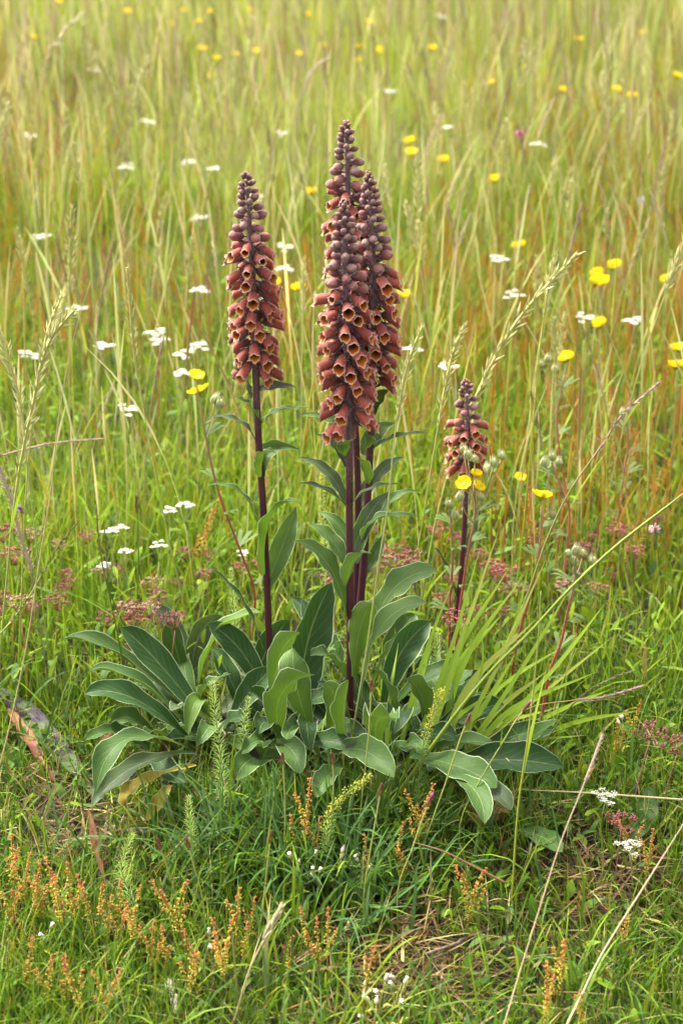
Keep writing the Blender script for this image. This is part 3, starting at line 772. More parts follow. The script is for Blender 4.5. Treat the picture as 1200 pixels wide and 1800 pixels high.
right_leaves = [
 SL(652, 794, 695, 768, 758, 761, 22, 'mid', YR, -.01, face=0), SL(640, 800, 658, 762, 694, 744, 34, 'pale', YR + .02, .04, face=.8),
 SL(652, 733, 665, 700, 683, 686, 28, 'lime', YR, .01, face=.5), SL(660, 681, 678, 675, 697, 673, 10, 'dark', YR, 0),
 SL(652, 858, 676, 822, 709, 804, 24, 'grey', YR, .03, face=.5), SL(668, 914, 695, 872, 740, 866, 20, 'pale', YR + .02, .02, face=.3),
 SL(640, 958, 662, 912, 740, 909, 30, 'mid', YR - .02, -.03, face=.1), SL(644, 850, 640, 818, 626, 803, 26, 'lime', YR - .01, -.03),
 SL(642, 1005, 662, 968, 674, 938, 24, 'mid', YR + .01, .03, face=.6), SL(636, 790, 652, 780, 640, 760, 20, 'pale', YR - .03, -.03),
 SL(640, 1180, 680, 1050, 766, 1002, 56, 'pale', YR - .05, -.02, face=.6, kind='basal', fold=.2), SL(635, 1240, 665, 1110, 748, 1058, 52, 'pale', YR - .07, -.04, face=.6, kind='basal', fold=.2),
 SL(648, 1240, 668, 1170, 700, 1112, 34, 'lime', YR - .06, -.02, face=.3, kind='basal'),
 BL(672, 1260, 2.20, 700, 1155, 2.24, 756, 1093, 2.28, 58, 'dark', face=.8), BL(690, 1270, 2.14, 682, 1215, 2.12, 655, 1172, 2.12, 48, 'mid', face=.3, kind='round'),
 BL(680, 1255, 2.20, 740, 1195, 2.20, 808, 1172, 2.20, 42, 'mid', face=.3), BL(748, 1290, 2.12, 742, 1225, 2.08, 712, 1194, 2.06, 44, 'mid', face=-.2, fold=.6, wave=.14),
 BL(730, 1260, 2.22, 800, 1210, 2.24, 860, 1184, 2.25, 40, 'dark', face=.6), BL(745, 1310, 2.14, 815, 1258, 2.14, 885, 1239, 2.14, 54, 'dark', face=.7),
 BL(800, 1345, 2.12, 890, 1298, 2.12, 978, 1282, 2.13, 44, 'dark', face=.6), BL(770, 1350, 2.06, 880, 1335, 2.02, 990, 1348, 2.00, 64, 'dark', face=.6, fold=.5),
 BL(720, 1330, 2.05, 800, 1345, 1.99, 873, 1384, 1.95, 56, 'mid', face=.4, fold=.25), BL(770, 1365, 2.0, 830, 1385, 1.94, 851, 1448, 1.89, 42, 'mid', face=.1, wave=.05),
 BL(800, 1370, 2.0, 860, 1385, 1.96, 898, 1424, 1.93, 36, 'grey', face=.3), BL(665, 1345, 2.05, 710, 1312, 2.02, 752, 1325, 2.00, 36, 'mid', wave=.2),
 BL(725, 1335, 2.10, 800, 1305, 2.06, 866, 1309, 2.04, 36, 'mid', face=.2), BL(662, 1320, 2.05, 665, 1265, 2.01, 702, 1262, 1.98, 56, 'mid', face=-.3, wave=.25, kind='round'),
 BL(690, 1310, 2.10, 700, 1250, 2.06, 690, 1290, 2.02, 50, 'dark', face=.3), BL(700, 1320, 2.1, 760, 1290, 2.07, 800, 1300, 2.05, 40, 'dark', face=.5),
 BL(680, 1290, 2.16, 640, 1230, 2.18, 620, 1180, 2.2, 40, 'dark', face=.6), BL(690, 1290, 2.2, 730, 1200, 2.28, 770, 1140, 2.33, 44, 'dark', face=.7),
]
tall_leaves = [
 SL(609, 888, 575, 830, 524, 804, 26, 'grey', YT, .02, face=.5), SL(612, 763, 575, 735, 528, 729, 28, 'mid', YT, 0, face=.4),
 SL(628, 900, 650, 850, 690, 812, 26, 'mid', YT, .04, face=.6), SL(624, 1000, 600, 930, 560, 900, 28, 'mid', YT, .05, face=.6),
 BL(625, 1240, 2.30, 580, 1130, 2.36, 512, 1048, 2.42, 44, 'dark', face=.6), BL(640, 1240, 2.30, 690, 1130, 2.34, 730, 1080, 2.38, 44, 'mid', face=.6),
]
small_leaves = [
 SL(812, 980, 830, 940, 838, 900, 20, 'grey', 2.40, .02, face=.7), SL(806, 1060, 780, 990, 762, 962, 18, 'mid', 2.40, 0), SL(818, 930, 840, 912, 862, 908, 16, 'mid', 2.40, 0),
 BL(795, 1200, 2.40, 830, 1150, 2.42, 850, 1130, 2.44, 28, 'mid'), BL(792, 1200, 2.40, 760, 1160, 2.42, 748, 1128, 2.46, 28, 'dark'),
]
foxglove('red foxglove spike standing apart beside buttercup plants on its outer side, with grey buds above', [(478, 1248), (474, 1150), (470, 1050), (463, 900), (456, 800), (451, 700), (448, 600), (445, 500), (439, 400), (433, 308)],
         YL, YL, 648, 425, 1.0, .0041, left_leaves, .0030, 5, [(385, 1292, 9), (330, 1300, 5), (440, 1290, 6), (415, 1312, 6)])
foxglove('foremost red foxglove spike on a maroon stem overlapping two others', [(616, 1330), (615, 1200), (615, 1050), (614, 900), (614, 780), (612, 700), (609, 600), (606, 480), (603, 360)],
         YF, YF, 742, 512, 1.06, .0042, front_leaves, .0028, 8, [(545, 1320, 8), (500, 1325, 6), (600, 1320, 5)])
foxglove('red foxglove spike crowded behind the foremost spike, slightly shorter than the tallest', [(620, 1260), (628, 1120), (640, 980), (647, 850), (652, 740), (656, 620), (657, 500), (653, 400), (648, 308)],
         YR, YR, 664, 470, 1.02, .0043, right_leaves, .0029, 12, [(690, 1305, 8), (760, 1325, 7), (820, 1340, 4)])
foxglove('tallest red foxglove spike rising behind its two neighbours', [(622, 1240), (626, 1050), (629, 880), (624, 740), (616, 560), (613, 420), (611, 320), (608, 217)],
         YT, YT, 690, 330, 1.02, .0040, tall_leaves, .0031, 14, [(600, 1250, 7), (680, 1240, 5)])
foxglove('short young foxglove spike behind a hairy yellow cinquefoil', [(789, 1195), (796, 1120), (808, 1030), (816, 920), (819, 830), (822, 750), (818, 671)],
         2.40, 2.40, 822, 742, .92, .0034, small_leaves, .0029, 21)

# ------------------------------------------------------------ grass stalks with seed heads
def seed_head(mb, C, L0, kind, r_):
    """spikelets along the axis points C (base to tip of the head)"""
    n = len(C); T = np.gradient(C, axis=0); T /= np.linalg.norm(T, axis=1)[:, None]
    if kind == 'oat':   cnt, sl, sr, sp, c0, c1, ar = 64, .0135, .0012, .55, (0.46, 0.46, 0.14), (0.70, 0.64, 0.36), .0038
    elif kind == 'purple': cnt, sl, sr, sp, c0, c1, ar = 60, .007, .0009, .45, (0.30, 0.20, 0.14), (0.42, 0.27, 0.22), .0025
    elif kind == 'brown': cnt, sl, sr, sp, c0, c1, ar = 50, .007, .0009, .35, (0.16, 0.16, 0.05), (0.24, 0.15, 0.07), .0016
    elif kind == 'plume': cnt, sl, sr, sp, c0, c1, ar = 120, .008, .0008, .7, (0.46, 0.36, 0.26), (0.60, 0.50, 0.40), .005
    else:               cnt, sl, sr, sp, c0, c1, ar = 34, .012, .0012, .25, (0.52, 0.42, 0.22), (0.70, 0.62, 0.42), .0018
    mb.tube(C, ar * .5, c0, sides=4)
    for k in range(cnt):
        f = (k + r_.random()) / cnt; i = min(n - 2, int(f * (n - 1))); g = f * (n - 1) - i
        p = C[i] * (1 - g) + C[i + 1] * g; t = T[i]
        a = r_.random() * 6.28; o = unit(np.cross(t, [math.cos(a), math.sin(a), .3]))
        env = math.sin(math.pi * (0.12 + 0.85 * f)) ** .6
        mb.spindle(p + o * ar * env * r_.random(), unit(t + o * sp * (0.4 + r_.random())), sl * (0.6 + .5 * env) * L0, sr * (0.7 + .5 * env) * L0,
                   c0, c1, sides=4, rings=(0, .35, 1), prof=(.3, 1, .05))

def stalk_parts(root, off, P, head_frac, kind, rad, cb, ct, seed=0, nleaf=1, L0=1.0):
    r_ = np.random.default_rng(seed)
    C = curve_pts(P, 26)
    s = np.concatenate([[0], np.cumsum(np.linalg.norm(np.diff(C, axis=0), axis=1))]); s /= s[-1]
    mb = MB(); mb.tube(C, list(np.interp(s, [0, .8, 1], [rad * 1.25, rad * .8, rad * .3])), [lerpc(cb, ct, q) for q in s], sides=4)
    mb.build('stem', MAT['stalk'], root, off=off)
    if head_frac > 0:
        mb = MB(); H = C[s >= 1 - head_frac]
        if len(H) < 3: H = C[-3:]
        seed_head(mb, H, L0, kind, r_)
        mb.build('seed_head', MAT['stalk'], root, off=off, smooth=False)
    for k in range(nleaf):
        i = int(len(C) * r_.uniform(.12, .5)); a = r_.random() * 6.28; d = np.array([math.cos(a), math.sin(a), 0]); T = unit(C[i + 1] - C[i])
        Lb = r_.uniform(.05, .12); pts = [C[i] + T * Lb * q * .9 + d * Lb * (.15 * q + .55 * q * q) for q in np.linspace(0, 1, 6)]
        mb = MB(); mb.ribbon(pts, [.002, .0034, .0036, .003, .0018, .0002], np.cross(d, [0, 0, 1.0]), [lerpc(cb, LIME, .6)] * 6)
        mb.build('blade', MAT['grass'], root, off=off)

def hero_stalk(label, px, Y, head_frac, kind='oat', rad=.0010, cb=LIME, ct=YGRN, nleaf=0, L0=1.0, dY=0.0, seed=3, rooted=True, cat='grass stalk', name='grass_stalk'):
    """px: photograph pixels from tip to base"""
    n = len(px); P = [at(a, b, Y + dY * (1 - i / (n - 1))) for i, (a, b) in enumerate(px)][::-1]
    g = float(gz(P[0][0], P[0][1]))
    if rooted:
        if P[0][2] > g:
            d = P[0] - P[1]; d[2] = min(d[2], -.3 * np.linalg.norm(d)); d = unit(d)
            k = (P[0][2] - g + .006) / -d[2]
            q = P[0] + d * min(k, .5); q[2] = float(gz(q[0], q[1])) - .006; P.insert(0, q)
        P = [np.array([p[0], p[1], max(p[2], float(gz(p[0], p[1])) - .006 + .004 * (i > 0))]) for i, p in enumerate(P)]
    off = tuple(P[0])
    root = thing(name, label, cat, off)
    stalk_parts(root, off, P, head_frac, kind, rad, cb, ct, seed, nleaf, L0)
    return root

STRW = (0.46, 0.36, 0.19)
hero_stalk('thick pale oat-like seed head slanting above the short foxglove spike', [(1015, 446), (962, 500), (905, 568), (858, 650), (835, 700), (800, 790), (765, 920), (740, 1060)], 2.42, .42, 'oat', .0013, LIME, CREAM, 1, 1.25, seed=1)
hero_stalk('slim cream seed head rising close beside the crowded foxglove spikes', [(742, 574), (716, 640), (702, 712), (692, 776), (681, 893), (666, 985), (652, 1088), (637, 1187), (612, 1330)], 2.10, .20, 'oat', .0011, (0.22, 0.30, 0.05), CREAM, 0, .8, seed=2)
hero_stalk('slim cream seed head between the crowded foxgloves and the short one', [(815, 572), (795, 622), (780, 690), (768, 760), (745, 900), (728, 1000)], 2.46, .30, 'oat', .0011, LIME, CREAM, 1, .95, seed=4)
hero_stalk('bare thin yellow stem bending past the tip of the slanting oat head', [(984, 330), (972, 440), (950, 600), (936, 750), (920, 920), (910, 1010)], 2.5, 0, 'oat', .0010, YGRN, YGRN, 0, seed=5)
hero_stalk('thick green jointed stem slanting from the rosette leaves over the cinquefoil buds', [(1260, 815), (1200, 868), (1085, 957), (1000, 1036), (930, 1112), (860, 1182), (795, 1262), (735, 1345)], 2.02, 0, 'oat', .0019, (0.26, 0.33, 0.04), (0.24, 0.34, 0.06), 1, seed=6)
hero_stalk('purplish flowering stem arching out over the meadow from a wide green blade', [(1158, 672), (1125, 700), (1092, 729), (1054, 787), (1000, 864), (958, 954), (925, 1050), (890, 1130), (850, 1220)], 2.24, .24, 'purple', .0011, LIME, (0.40, 0.30, 0.16), 1, .9, seed=7)
hero_stalk('long bare straw leaning across the turf with its tip out over the soil patch', [(1215, 1425), (1130, 1560), (1060, 1672), (1020, 1752), (995, 1802)], 1.62, 0, 'straw', .0011, STRW, (0.55, 0.45, 0.27), 0, dY=.12, seed=8)
hero_stalk('straw stem with a small purplish head leaning beside the dark red umbels', [(1058, 1292), (1040, 1340), (1020, 1392), (985, 1480), (950, 1590), (915, 1702), (885, 1802)], 1.60, .16, 'purple', .0007, STRW, (0.42, 0.28, 0.22), 0, .7, dY=.22, seed=9)
hero_stalk('thin yellow green stem crossing the long rosette leaf beside the soil patch', [(950, 1038), (943, 1150), (927, 1298), (910, 1420), (900, 1560), (893, 1660)], 1.86, 0, 'straw', .0010, YGRN, (0.36, 0.38, 0.10), 1, seed=10)
hero_stalk('short dry straw with a pale brome head among the sorrel', [(494, 1596), (480, 1622), (462, 1655), (436, 1712), (410, 1803)], 1.68, .36, 'straw', .0010, STRW, (0.58, 0.46, 0.28), 0, 1.1, seed=11)
hero_stalk('pale green oat head on a leafy stem leaning out above the plume', [(130, 546), (105, 575), (87, 601), (70, 650), (60, 703), (45, 770), (26, 880), (14, 1000), (4, 1110)], 2.16, .42, 'oat', .0013, LIME, CREAM, 1, 1.15, seed=12)
hero_stalk('second pale oat head close behind the leafy leaning one', [(108, 520), (92, 560), (78, 610), (66, 680), (52, 790), (44, 900), (40, 1000)], 2.3, .36, 'oat', .0011, LIME, CREAM, 1, .9, seed=13)
hero_stalk('curved pale oat head bending the other way from its two neighbours', [(-14, 560), (8, 610), (24, 660), (38, 720), (46, 800), (58, 900), (70, 1010)], 2.3, .34, 'oat', .0011, LIME, CREAM, 1, 1., seed=14)
hero_stalk('thin bare tan stem running past the fallen blotched leaf', [(160, 492), (131, 590), (105, 722), (90, 860), (70, 985), (48, 1130), (14, 1292), (-10, 1380)], 1.98, 0, 'straw', .0008, STRW, STRW, 0, seed=15)
hero_stalk('slender head curving above the white umbels, on a bent green stem', [(224, 470), (231, 560), (238, 634), (261, 766), (280, 866), (298, 955), (328, 1080)], 2.42, .26, 'oat', .0011, LIME, CREAM, 1, .7, seed=16)
hero_stalk('hair-thin stem sloping between the yellow flowers and the white umbels', [(146, 568), (165, 670), (185, 780), (202, 870), (212, 965)], 2.55, 0, 'oat', .0009, YGRN, YGRN, 0, seed=17)
hero_stalk('dark green stem with a narrow brown head beside the dark leaf tips', [(170, 892), (174, 945), (180, 990), (200, 1080), (215, 1160)], 2.24, .35, 'brown', .0010, DGRN, GRN, 1, .75, seed=18)
hero_stalk('dark green stem with a thin brown head, twin of its neighbour near the leaf tips', [(184, 925), (188, 990), (192, 1035), (212, 1085), (232, 1120)], 2.28, .3, 'brown', .0010, DGRN, GRN, 1, .6, seed=19)
hero_stalk('brown and green panicle leaning out over the pink seed umbels', [(137, 918), (110, 950), (88, 985), (52, 1048), (22, 1090), (-5, 1120)], 2.12, .6, 'brown', .0011, LIME, (0.3, 0.3, 0.1), 1, .9, seed=20)
hero_stalk('straight thin green stem with a brown knob above the white umbels', [(240, 872), (243, 940), (243, 1010), (238, 1110)], 2.32, .10, 'brown', .0011, GRN, GRN, 0, .8, seed=21)
hero_stalk('fuzzy beige plume on a thin dark stem', [(-4, 812), (8, 845), (20, 880), (34, 935), (52, 990), (60, 1040)], 2.3, .45, 'plume', .0009, (0.2, 0.14, 0.1), (0.4, 0.3, 0.22), 0, 1.0, seed=22)
hero_stalk('nearly level dry stalk with a slim purple grey head in the meadow', [(182, 771), (140, 774), (100, 778), (66, 784), (0, 802), (-60, 830)], 2.45, .45, 'purple', .0009, YGRN, (0.25, 0.18, 0.14), 0, .5, seed=23, rooted=True)
hero_stalk('tan seed head arching near the top of the far meadow', [(580, 100), (555, 118), (538, 145), (525, 190), (520, 260)], 4.6, .5, 'plume', .0014, YGRN, STRAW, 0, 1., seed=24)
hero_stalk('cream open brome head in the far meadow behind the lone foxglove', [(143, 25), (118, 50), (100, 75), (82, 105), (70, 170)], 4.3, .6, 'straw', .0014, YGRN, CREAM, 0, 1.6, seed=25)
hero_stalk('pale straw lying almost flat under the purple headed stalk', [(915, 1388), (1020, 1393), (1120, 1400), (1230, 1408)], 2.0, 0, 'straw', .0013, (0.5, 0.42, 0.2), (0.55, 0.46, 0.24), 0, seed=26, rooted=False)
hero_stalk('russet dry stem lying across the turf in front of the brown dead leaf', [(725, 1480), (780, 1497), (830, 1522), (890, 1553)], 1.84, 0, 'straw', .0014, (0.3, 0.16, 0.07), (0.34, 0.19, 0.09), 0, seed=27, rooted=False)
hero_stalk('reddish tipped blade bending over the turf from the rosette edge', [(1130, 1205), (1060, 1225), (1000, 1232), (930, 1245), (870, 1290)], 2.05, .25, 'purple', .0010, LIME, (0.3, 0.12, 0.08), 0, .6, seed=28)
hero_stalk('dark grass head bowed beside the long rosette leaf', [(1115, 1178), (1080, 1190), (1040, 1210), (1000, 1245), (960, 1300)], 2.08, .5, 'brown', .0010, GRN, (0.15, 0.1, 0.05), 0, .55, seed=29)

# broad bright blades growing out of the right side of the rosette
tuft_base = gp(742, 1345)
tuft = thing('grass_tuft', 'tuft of broad bright green grass blades pushing up through the rosette leaves', 'grass tuft', tuft_base)
for k, (tx, ty, w_, bend, b0) in enumerate([(875, 935, 5, 10, 720), (893, 1000, 7, -20, 735), (842, 968, 6, 14, 700), (922, 1008, 7, -24, 760), (958, 985, 5, 10, 770), (1003, 1128, 7, -25, 790), (1062, 1062, 6, 30, 800),
        (1045, 1182, 9, -35, 800), (985, 1242, 8, -20, 780), (1030, 1292, 8, -28, 800), (1082, 1208, 8, 30, 810), (800, 1010, 5, -8, 690), (940, 1090, 10, -30, 760), (880, 1082, 11, -24, 740), (905, 1150, 9, 20, 750), (1120, 1250, 8, 30, 820),
        (960, 1180, 9, -16, 800), (830, 1060, 8, 10, 720), (770, 1075, 5, 6, 690), (1010, 1020, 5, 16, 780), (1075, 1120, 6, 20, 800), (860, 1220, 9, -16, 740), (700, 1130, 5, -8, 680)]):
    by_ = 1360 + 20 * ((k * 7) % 5 - 2) / 2; Yb = gp(b0, by_)[1]
    a = gp(b0, by_); a[2] -= .005
    b = at(tx, ty, Yb + (.10 if k % 3 else -.04)); m = at((b0 + tx) / 2 + bend, (by_ + ty) / 2 - abs(bend) * .7, Yb + .03)
    C = curve_pts([a, m, b], 12); side = unit(np.cross(unit(b - a), [0.25 * math.sin(k * 2.1), 1, .3]))
    mb = MB(); wd = np.interp(np.linspace(0, 1, 12), [0, .3, .7, 1], [.6, 1, .75, .05]) * w_ / SC_PX * 1.6
    nn = np.cross(side, unit(b - a)) * .12
    c_ = [lerpc((0.20, 0.32, 0.03), (0.30, 0.43, 0.05) if k % 4 else (0.42, 0.42, 0.10), q) for q in np.linspace(0, 1, 12)]
    V = []; CC = []; F = []
    for i in range(12):
        V += [C[i] - side * wd[i] / 2 + nn * wd[i], C[i], C[i] + side * wd[i] / 2 + nn * wd[i]]; CC += [c_[i]] * 3
        if i:
            o = 3 * i; F += [(o - 3, o - 2, o + 1, o), (o - 2, o - 1, o + 2, o + 1)]
    mb.add(V, F, CC); mb.build('blade', MAT['grass'], tuft, off=tuple(tuft_base))

# countable flowering grasses of the meadow: prototypes, then copies
def stalk_proto(i, kind):
    r_ = np.random.default_rng(100 + i); h = r_.uniform(.36, .5); a = r_.random() * 6.28; le = r_.uniform(.02, .14); cu = r_.uniform(.02, .16)
    P = [np.array([math.cos(a) * h * (le * q + cu * q ** 3), math.sin(a) * h * (le * q + cu * q ** 3), h * q - .006]) for q in (0, .3, .6, .85, 1)]
    root = thing('meadow_grass_stalk', None, 'grass stalk')
    stalk_parts(root, (0, 0, 0), P, r_.uniform(.16, .27), kind, .0010, (0.24, 0.32, 0.06), {'oat': CREAM, 'purple': (0.36, 0.26, 0.14), 'straw': STRAW, 'brown': (0.3, 0.28, 0.1)}[kind], 200 + i, 1, r_.uniform(.7, 1.0))
    return root
prot = [stalk_proto(i, k) for i, k in enumerate(['oat', 'oat', 'purple', 'straw', 'oat', 'brown', 'purple', 'straw'])]
spots = []
x, y = field(230, 2.45, 4.8, pw=.2, margin=.25)
for a, b in zip(x, y):
    if abs(a) < .25 and b < 2.6: continue
    spots.append((a, b, float(gz(a, b)), rng.random() * 6.28, rng.uniform(.75, 1.15)))
spread(prot, spots, ['slender meadow grass stalk with %s behind the foxgloves' % q for q in ('a short cream oat head', 'a long cream oat head', 'a short purplish head', 'a short straw coloured head', 'a loose cream oat head', 'a thin brownish head', 'a long purplish head', 'a long straw coloured head')], 'flowering grass stalks in the meadow')

# ------------------------------------------------------------ sorrel
def sorrel_proto(i, h, dens):
    r_ = np.random.default_rng(300 + i); root = thing('sheep_sorrel', None, 'sorrel')
    nb = int(r_.integers(1, 4)); lean = r_.normal(0, .12, 2)
    P = np.array([[lean[0] * h * q * q, lean[1] * h * q * q, h * q - .005] for q in np.linspace(0, 1, 7)])
    mb = MB(); mb.tube(P, [.0010, .0009, .0009, .0008, .0007, .0006, .0004], [lerpc((0.22, 0.26, 0.05), (0.36, 0.14, 0.05), q) for q in np.linspace(0, 1, 7)], sides=4); mb.build('stem', MAT['plant'], root)
    br = [(P[2] * .5 + P[3] * .5, P[-1], 1.0)]
    for k in range(nb):
        f = r_.uniform(.3, .6); p = np.array([np.interp(f, np.linspace(0, 1, 7), P[:, j]) for j in range(3)]); a = r_.random() * 6.28
        L = h * r_.uniform(.2, .42); br.append((p, p + np.array([math.cos(a) * L * .35, math.sin(a) * L * .35, L]), .8))
    for k, (p, q, sz) in enumerate(br):
        mb = MB()
        if k: mb.tube([p, q], [.0006, .0003], (0.3, 0.18, 0.05), sides=3)
        L = np.linalg.norm(q - p); nw = max(4, int(L / .0052))
        for j in range(nw):
            f = (j + .5) / nw; c = p + (q - p) * f
            for m in range(int(dens) + 3):
                a = r_.random() * 6.28; rr = r_.uniform(.0006, .0042) * (1.1 - .5 * f)
                red = np.clip(f * 1.35 - .5 + r_.normal(0, .25), 0, 1)
                cc = lerpc((0.46, 0.40, 0.035), (0.50, 0.05, 0.03), red) if r_.random() < .85 else (0.50, 0.22, 0.03)
                mb.octa(c + np.array([math.cos(a) * rr, math.sin(a) * rr, r_.normal(0, .0012)]), r_.uniform(.0008, .0015), cc, .8)
        mb.build('seed_spike', MAT['plant'], root, smooth=True)
    for k in range(3):
        a = r_.random() * 6.28; L = r_.uniform(.018, .034); d = np.array([math.cos(a), math.sin(a), 0]); mb = MB()
        pts = [d * L * (.2 + .5 * q) + np.array([0, 0, L * (1.1 * q - .4 * q * q)]) for q in np.linspace(0, 1, 6)]; pts[0] = np.array([0, 0, -.003])
        mb.ribbon(pts, [.001, .003, .006, .007, .0045, .0004], np.cross(d, [0, 0, 1.0]), [GRN, GRN, LIME, LIME, LIME, LIME]); mb.build('leaf', MAT['grass'], root)
    return root
near_px = [(40, 1640), (60, 1650), (80, 1655), (30, 1660), (95, 1640), (20, 1600), (110, 1650), (130, 1670), (120, 1690), (140, 1640), (165, 1660), (175, 1650), (190, 1690), (205, 1700), (215, 1670), (60, 1700), (25, 1720),
           (240, 1700), (255, 1690), (275, 1720), (265, 1740), (295, 1730), (330, 1700), (345, 1760), (335, 1790), (390, 1740), (400, 1770), (415, 1690), (440, 1680), (430, 1720), (520, 1545), (535, 1550), (555, 1560), (545, 1700), (560, 1740), (575, 1730), (510, 1730),
           (120, 1800), (150, 1830), (175, 1840), (690, 1560), (705, 1570), (650, 1570), (720, 1540), (740, 1510), (820, 1660), (845, 1660), (960, 1790), (975, 1800), (985, 1780), (1020, 1840), (955, 1840), (1095, 1690), (1120, 1560), (1130, 1590), (1105, 1330), (1080, 1350), (640, 1790), (85, 1800), (10, 1680), (50, 1780)]
prot = [sorrel_proto(i, h, 3) for i, h in enumerate([.095, .075, .11, .085, .065, .10])]
sp = []
for px, py in near_px:
    p = gp(px, min(py, 1860)); sp.append((p[0], p[1], p[2], rng.random() * 6.28, rng.uniform(.8, 1.15)))
def spikes(o): return ('no', 'one', 'two', 'three', 'four', 'five')[sum(c.name.startswith('seed_spike') for c in o.children)]
spread(prot, sp, ['small sheep sorrel with %s red and yellow seed spikes in the short turf' % spikes(o) for o in prot], 'sheep sorrel in the near turf')
prot = [sorrel_proto(20 + i, h, 3) for i, h in enumerate([.20, .17, .23, .15, .19])]
sp = []
for k in range(210):
    px, py = rng.uniform(-60, 1260), rng.uniform(560, 1090); p = gp(px, py)
    if abs(px - 600) < 260 and py > 980: continue
    if vnoise(p[0], p[1], 3, 21) < .3 * rng.random(): continue
    sp.append((p[0], p[1], p[2], rng.random() * 6.28, rng.uniform(.75, 1.2)))
spread(prot, sp, ['taller sorrel with %s orange seed spikes in the meadow grass behind the foxgloves' % spikes(o) for o in prot], 'sorrel in the meadow behind')

# ------------------------------------------------------------ umbels: white flowers, red seed heads
def umbel_proto(i, h, spread_r, nclus, floret, name, cat, c_stem):
    r_ = np.random.default_rng(400 + i); root = thing(name, None, cat)
    lean = r_.normal(0, .08, 2); top = np.array([lean[0] * h, lean[1] * h, h * .86])
    P = np.array([[top[0] * q * q, top[1] * q * q, (top[2] + .005) * q - .005] for q in np.linspace(0, 1, 6)])
    mb = MB(); mb.tube(P, [.0011, .0010, .0009, .0009, .0008, .0008], c_stem, sides=4); mb.build('stem', MAT['plant'], root)
    for k in range(nclus):
        a = k * 2.4 + r_.normal(0, .2); rr = spread_r * math.sqrt((k + .4) / nclus); q = np.array([top[0] + math.cos(a) * rr, top[1] + math.sin(a) * rr, h - rr * .25 + r_.normal(0, .002)])
        mb = MB(); mb.tube([top, top * .4 + q * .6 - np.array([0, 0, .004]), q], [.0006, .0005, .0004], c_stem, sides=3)
        cr = spread_r * (.30 if h < .1 else .36)
        for j in range(15 if floret == 'white' else 10):
            b = j * 2.4; r2 = cr * math.sqrt((j + .3) / 15); p = q + np.array([math.cos(b) * r2, math.sin(b) * r2, .002 - r2 * .3 + r_.normal(0, .0006)])
            if floret == 'white':
                n5 = 5; V = [p + np.array([0, 0, .0003])]; s_ = r_.uniform(.0014, .0021) * (.62 if h < .1 else 1); a0 = r_.random() * 6
                for m in range(10):
                    b2 = a0 + math.pi * m / 5; r3 = s_ if m % 2 == 0 else s_ * .62
                    V.append(p + np.array([math.cos(b2) * r3, math.sin(b2) * r3, .0006 * (m % 2 == 0)]))
                mb.add(V, [(0, m + 1, (m + 1) % 10 + 1) for m in range(10)], (0.66, 0.65, 0.58) if r_.random() < .85 else (0.55, 0.53, 0.36))
            else:
                d = unit(p - q + np.array([0, 0, .004])); c0 = {'red': (0.19, 0.032, 0.040), 'pink': (0.32, 0.068, 0.068), 'tan': (0.36, 0.22, 0.14)}[floret]
                mb.spindle(q, unit(d + r_.normal(0, .2, 3)), .0042, .0011, c0, lerpc(c0, (0.5, 0.25, 0.2), .25), sides=4, rings=(0, .3, .65, 1), prof=(.3, .9, 1, .4)) if j % 2 else \
                mb.spindle(p, unit(d + r_.normal(0, .2, 3)), .0030, .0011, c0, lerpc(c0, (0.5, 0.25, 0.2), .25), sides=4, rings=(0, .5, 1), prof=(.5, 1, .4))
        mb.build('flower_cluster' if floret == 'white' else 'seed_cluster', MAT['flower'] if floret == 'white' else MAT['plant'], root, smooth=floret != 'white')
    return root
def by_top(lst, hz):
    """spots whose flower heads stand at the given pixels, heads hz above ground"""
    out = []
    for px, py, *r in lst:
        p = at_z(px, py, (r[0] if r else hz)); hh = (r[0] if r else hz) - float(gz(p[0], p[1]))
        out.append((p[0], p[1], float(gz(p[0], p[1])), rng.random() * 6.28, hh))
    return out
GS = (0.26, 0.30, 0.09)
W = [(208, 600), (245, 582), (288, 606), (300, 618), (352, 652), (115, 525), (55, 410), (353, 376), (348, 273), (258, 220), (224, 920, .2), (206, 926, .2), (265, 960, .19), (215, 978, .18), (240, 968, .18), (348, 888, .22), (285, 902, .2),
     (508, 437), (526, 472), (392, 522), (378, 510), (408, 340), (872, 460), (740, 606), (813, 638), (820, 218), (698, 157), (410, 972, .16), (237, 724), (1030, 562), (180, 122), (500, 236), (270, 590), (205, 292), (385, 290), (780, 30), (640, 470), (1085, 560), (960, 250), (890, 520), (60, 240), (30, 640)]
prot = [umbel_proto(i, 1.0 * .3, .016, 7, 'white', 'white_umbel', 'flower', GS) for i in range(4)]
sp = [(a, b, c, d, e / .3) for a, b, c, d, e in by_top(W, .3)]
spread(prot, sp, 'white flat flower umbel on a thin stem in the meadow grass', 'white umbels in the meadow')
for (px, py), lb in zip(((1056, 1402), (1118, 1472)), ('low white umbel crossed by the flat straw beside the red seed heads', 'low white umbel just in front of the lower dark red seed head')):
    o = spread([umbel_proto(10 + px % 7, .07, .0150, 8, 'white', 'white_umbel', 'flower', GS)], [(*at_z(px, py, .05)[:2], float(gz(*at_z(px, py, .05)[:2])), 1.0, 1.0)], lb)
REDS = [(rng.uniform(-40, 1240), rng.uniform(900, 1075)) for _ in range(64)]
REDS = [q for q in REDS if not (360 < q[0] < 780 and q[1] > 990)] + [(215, 1045), (235, 1050), (255, 1055), (90, 1035), (60, 1060), (40, 1050), (650, 950), (700, 945), (740, 955), (860, 960), (905, 975), (930, 935), (1000, 905), (1060, 930), (1100, 905), (1020, 950), (370, 1000), (290, 1010)]
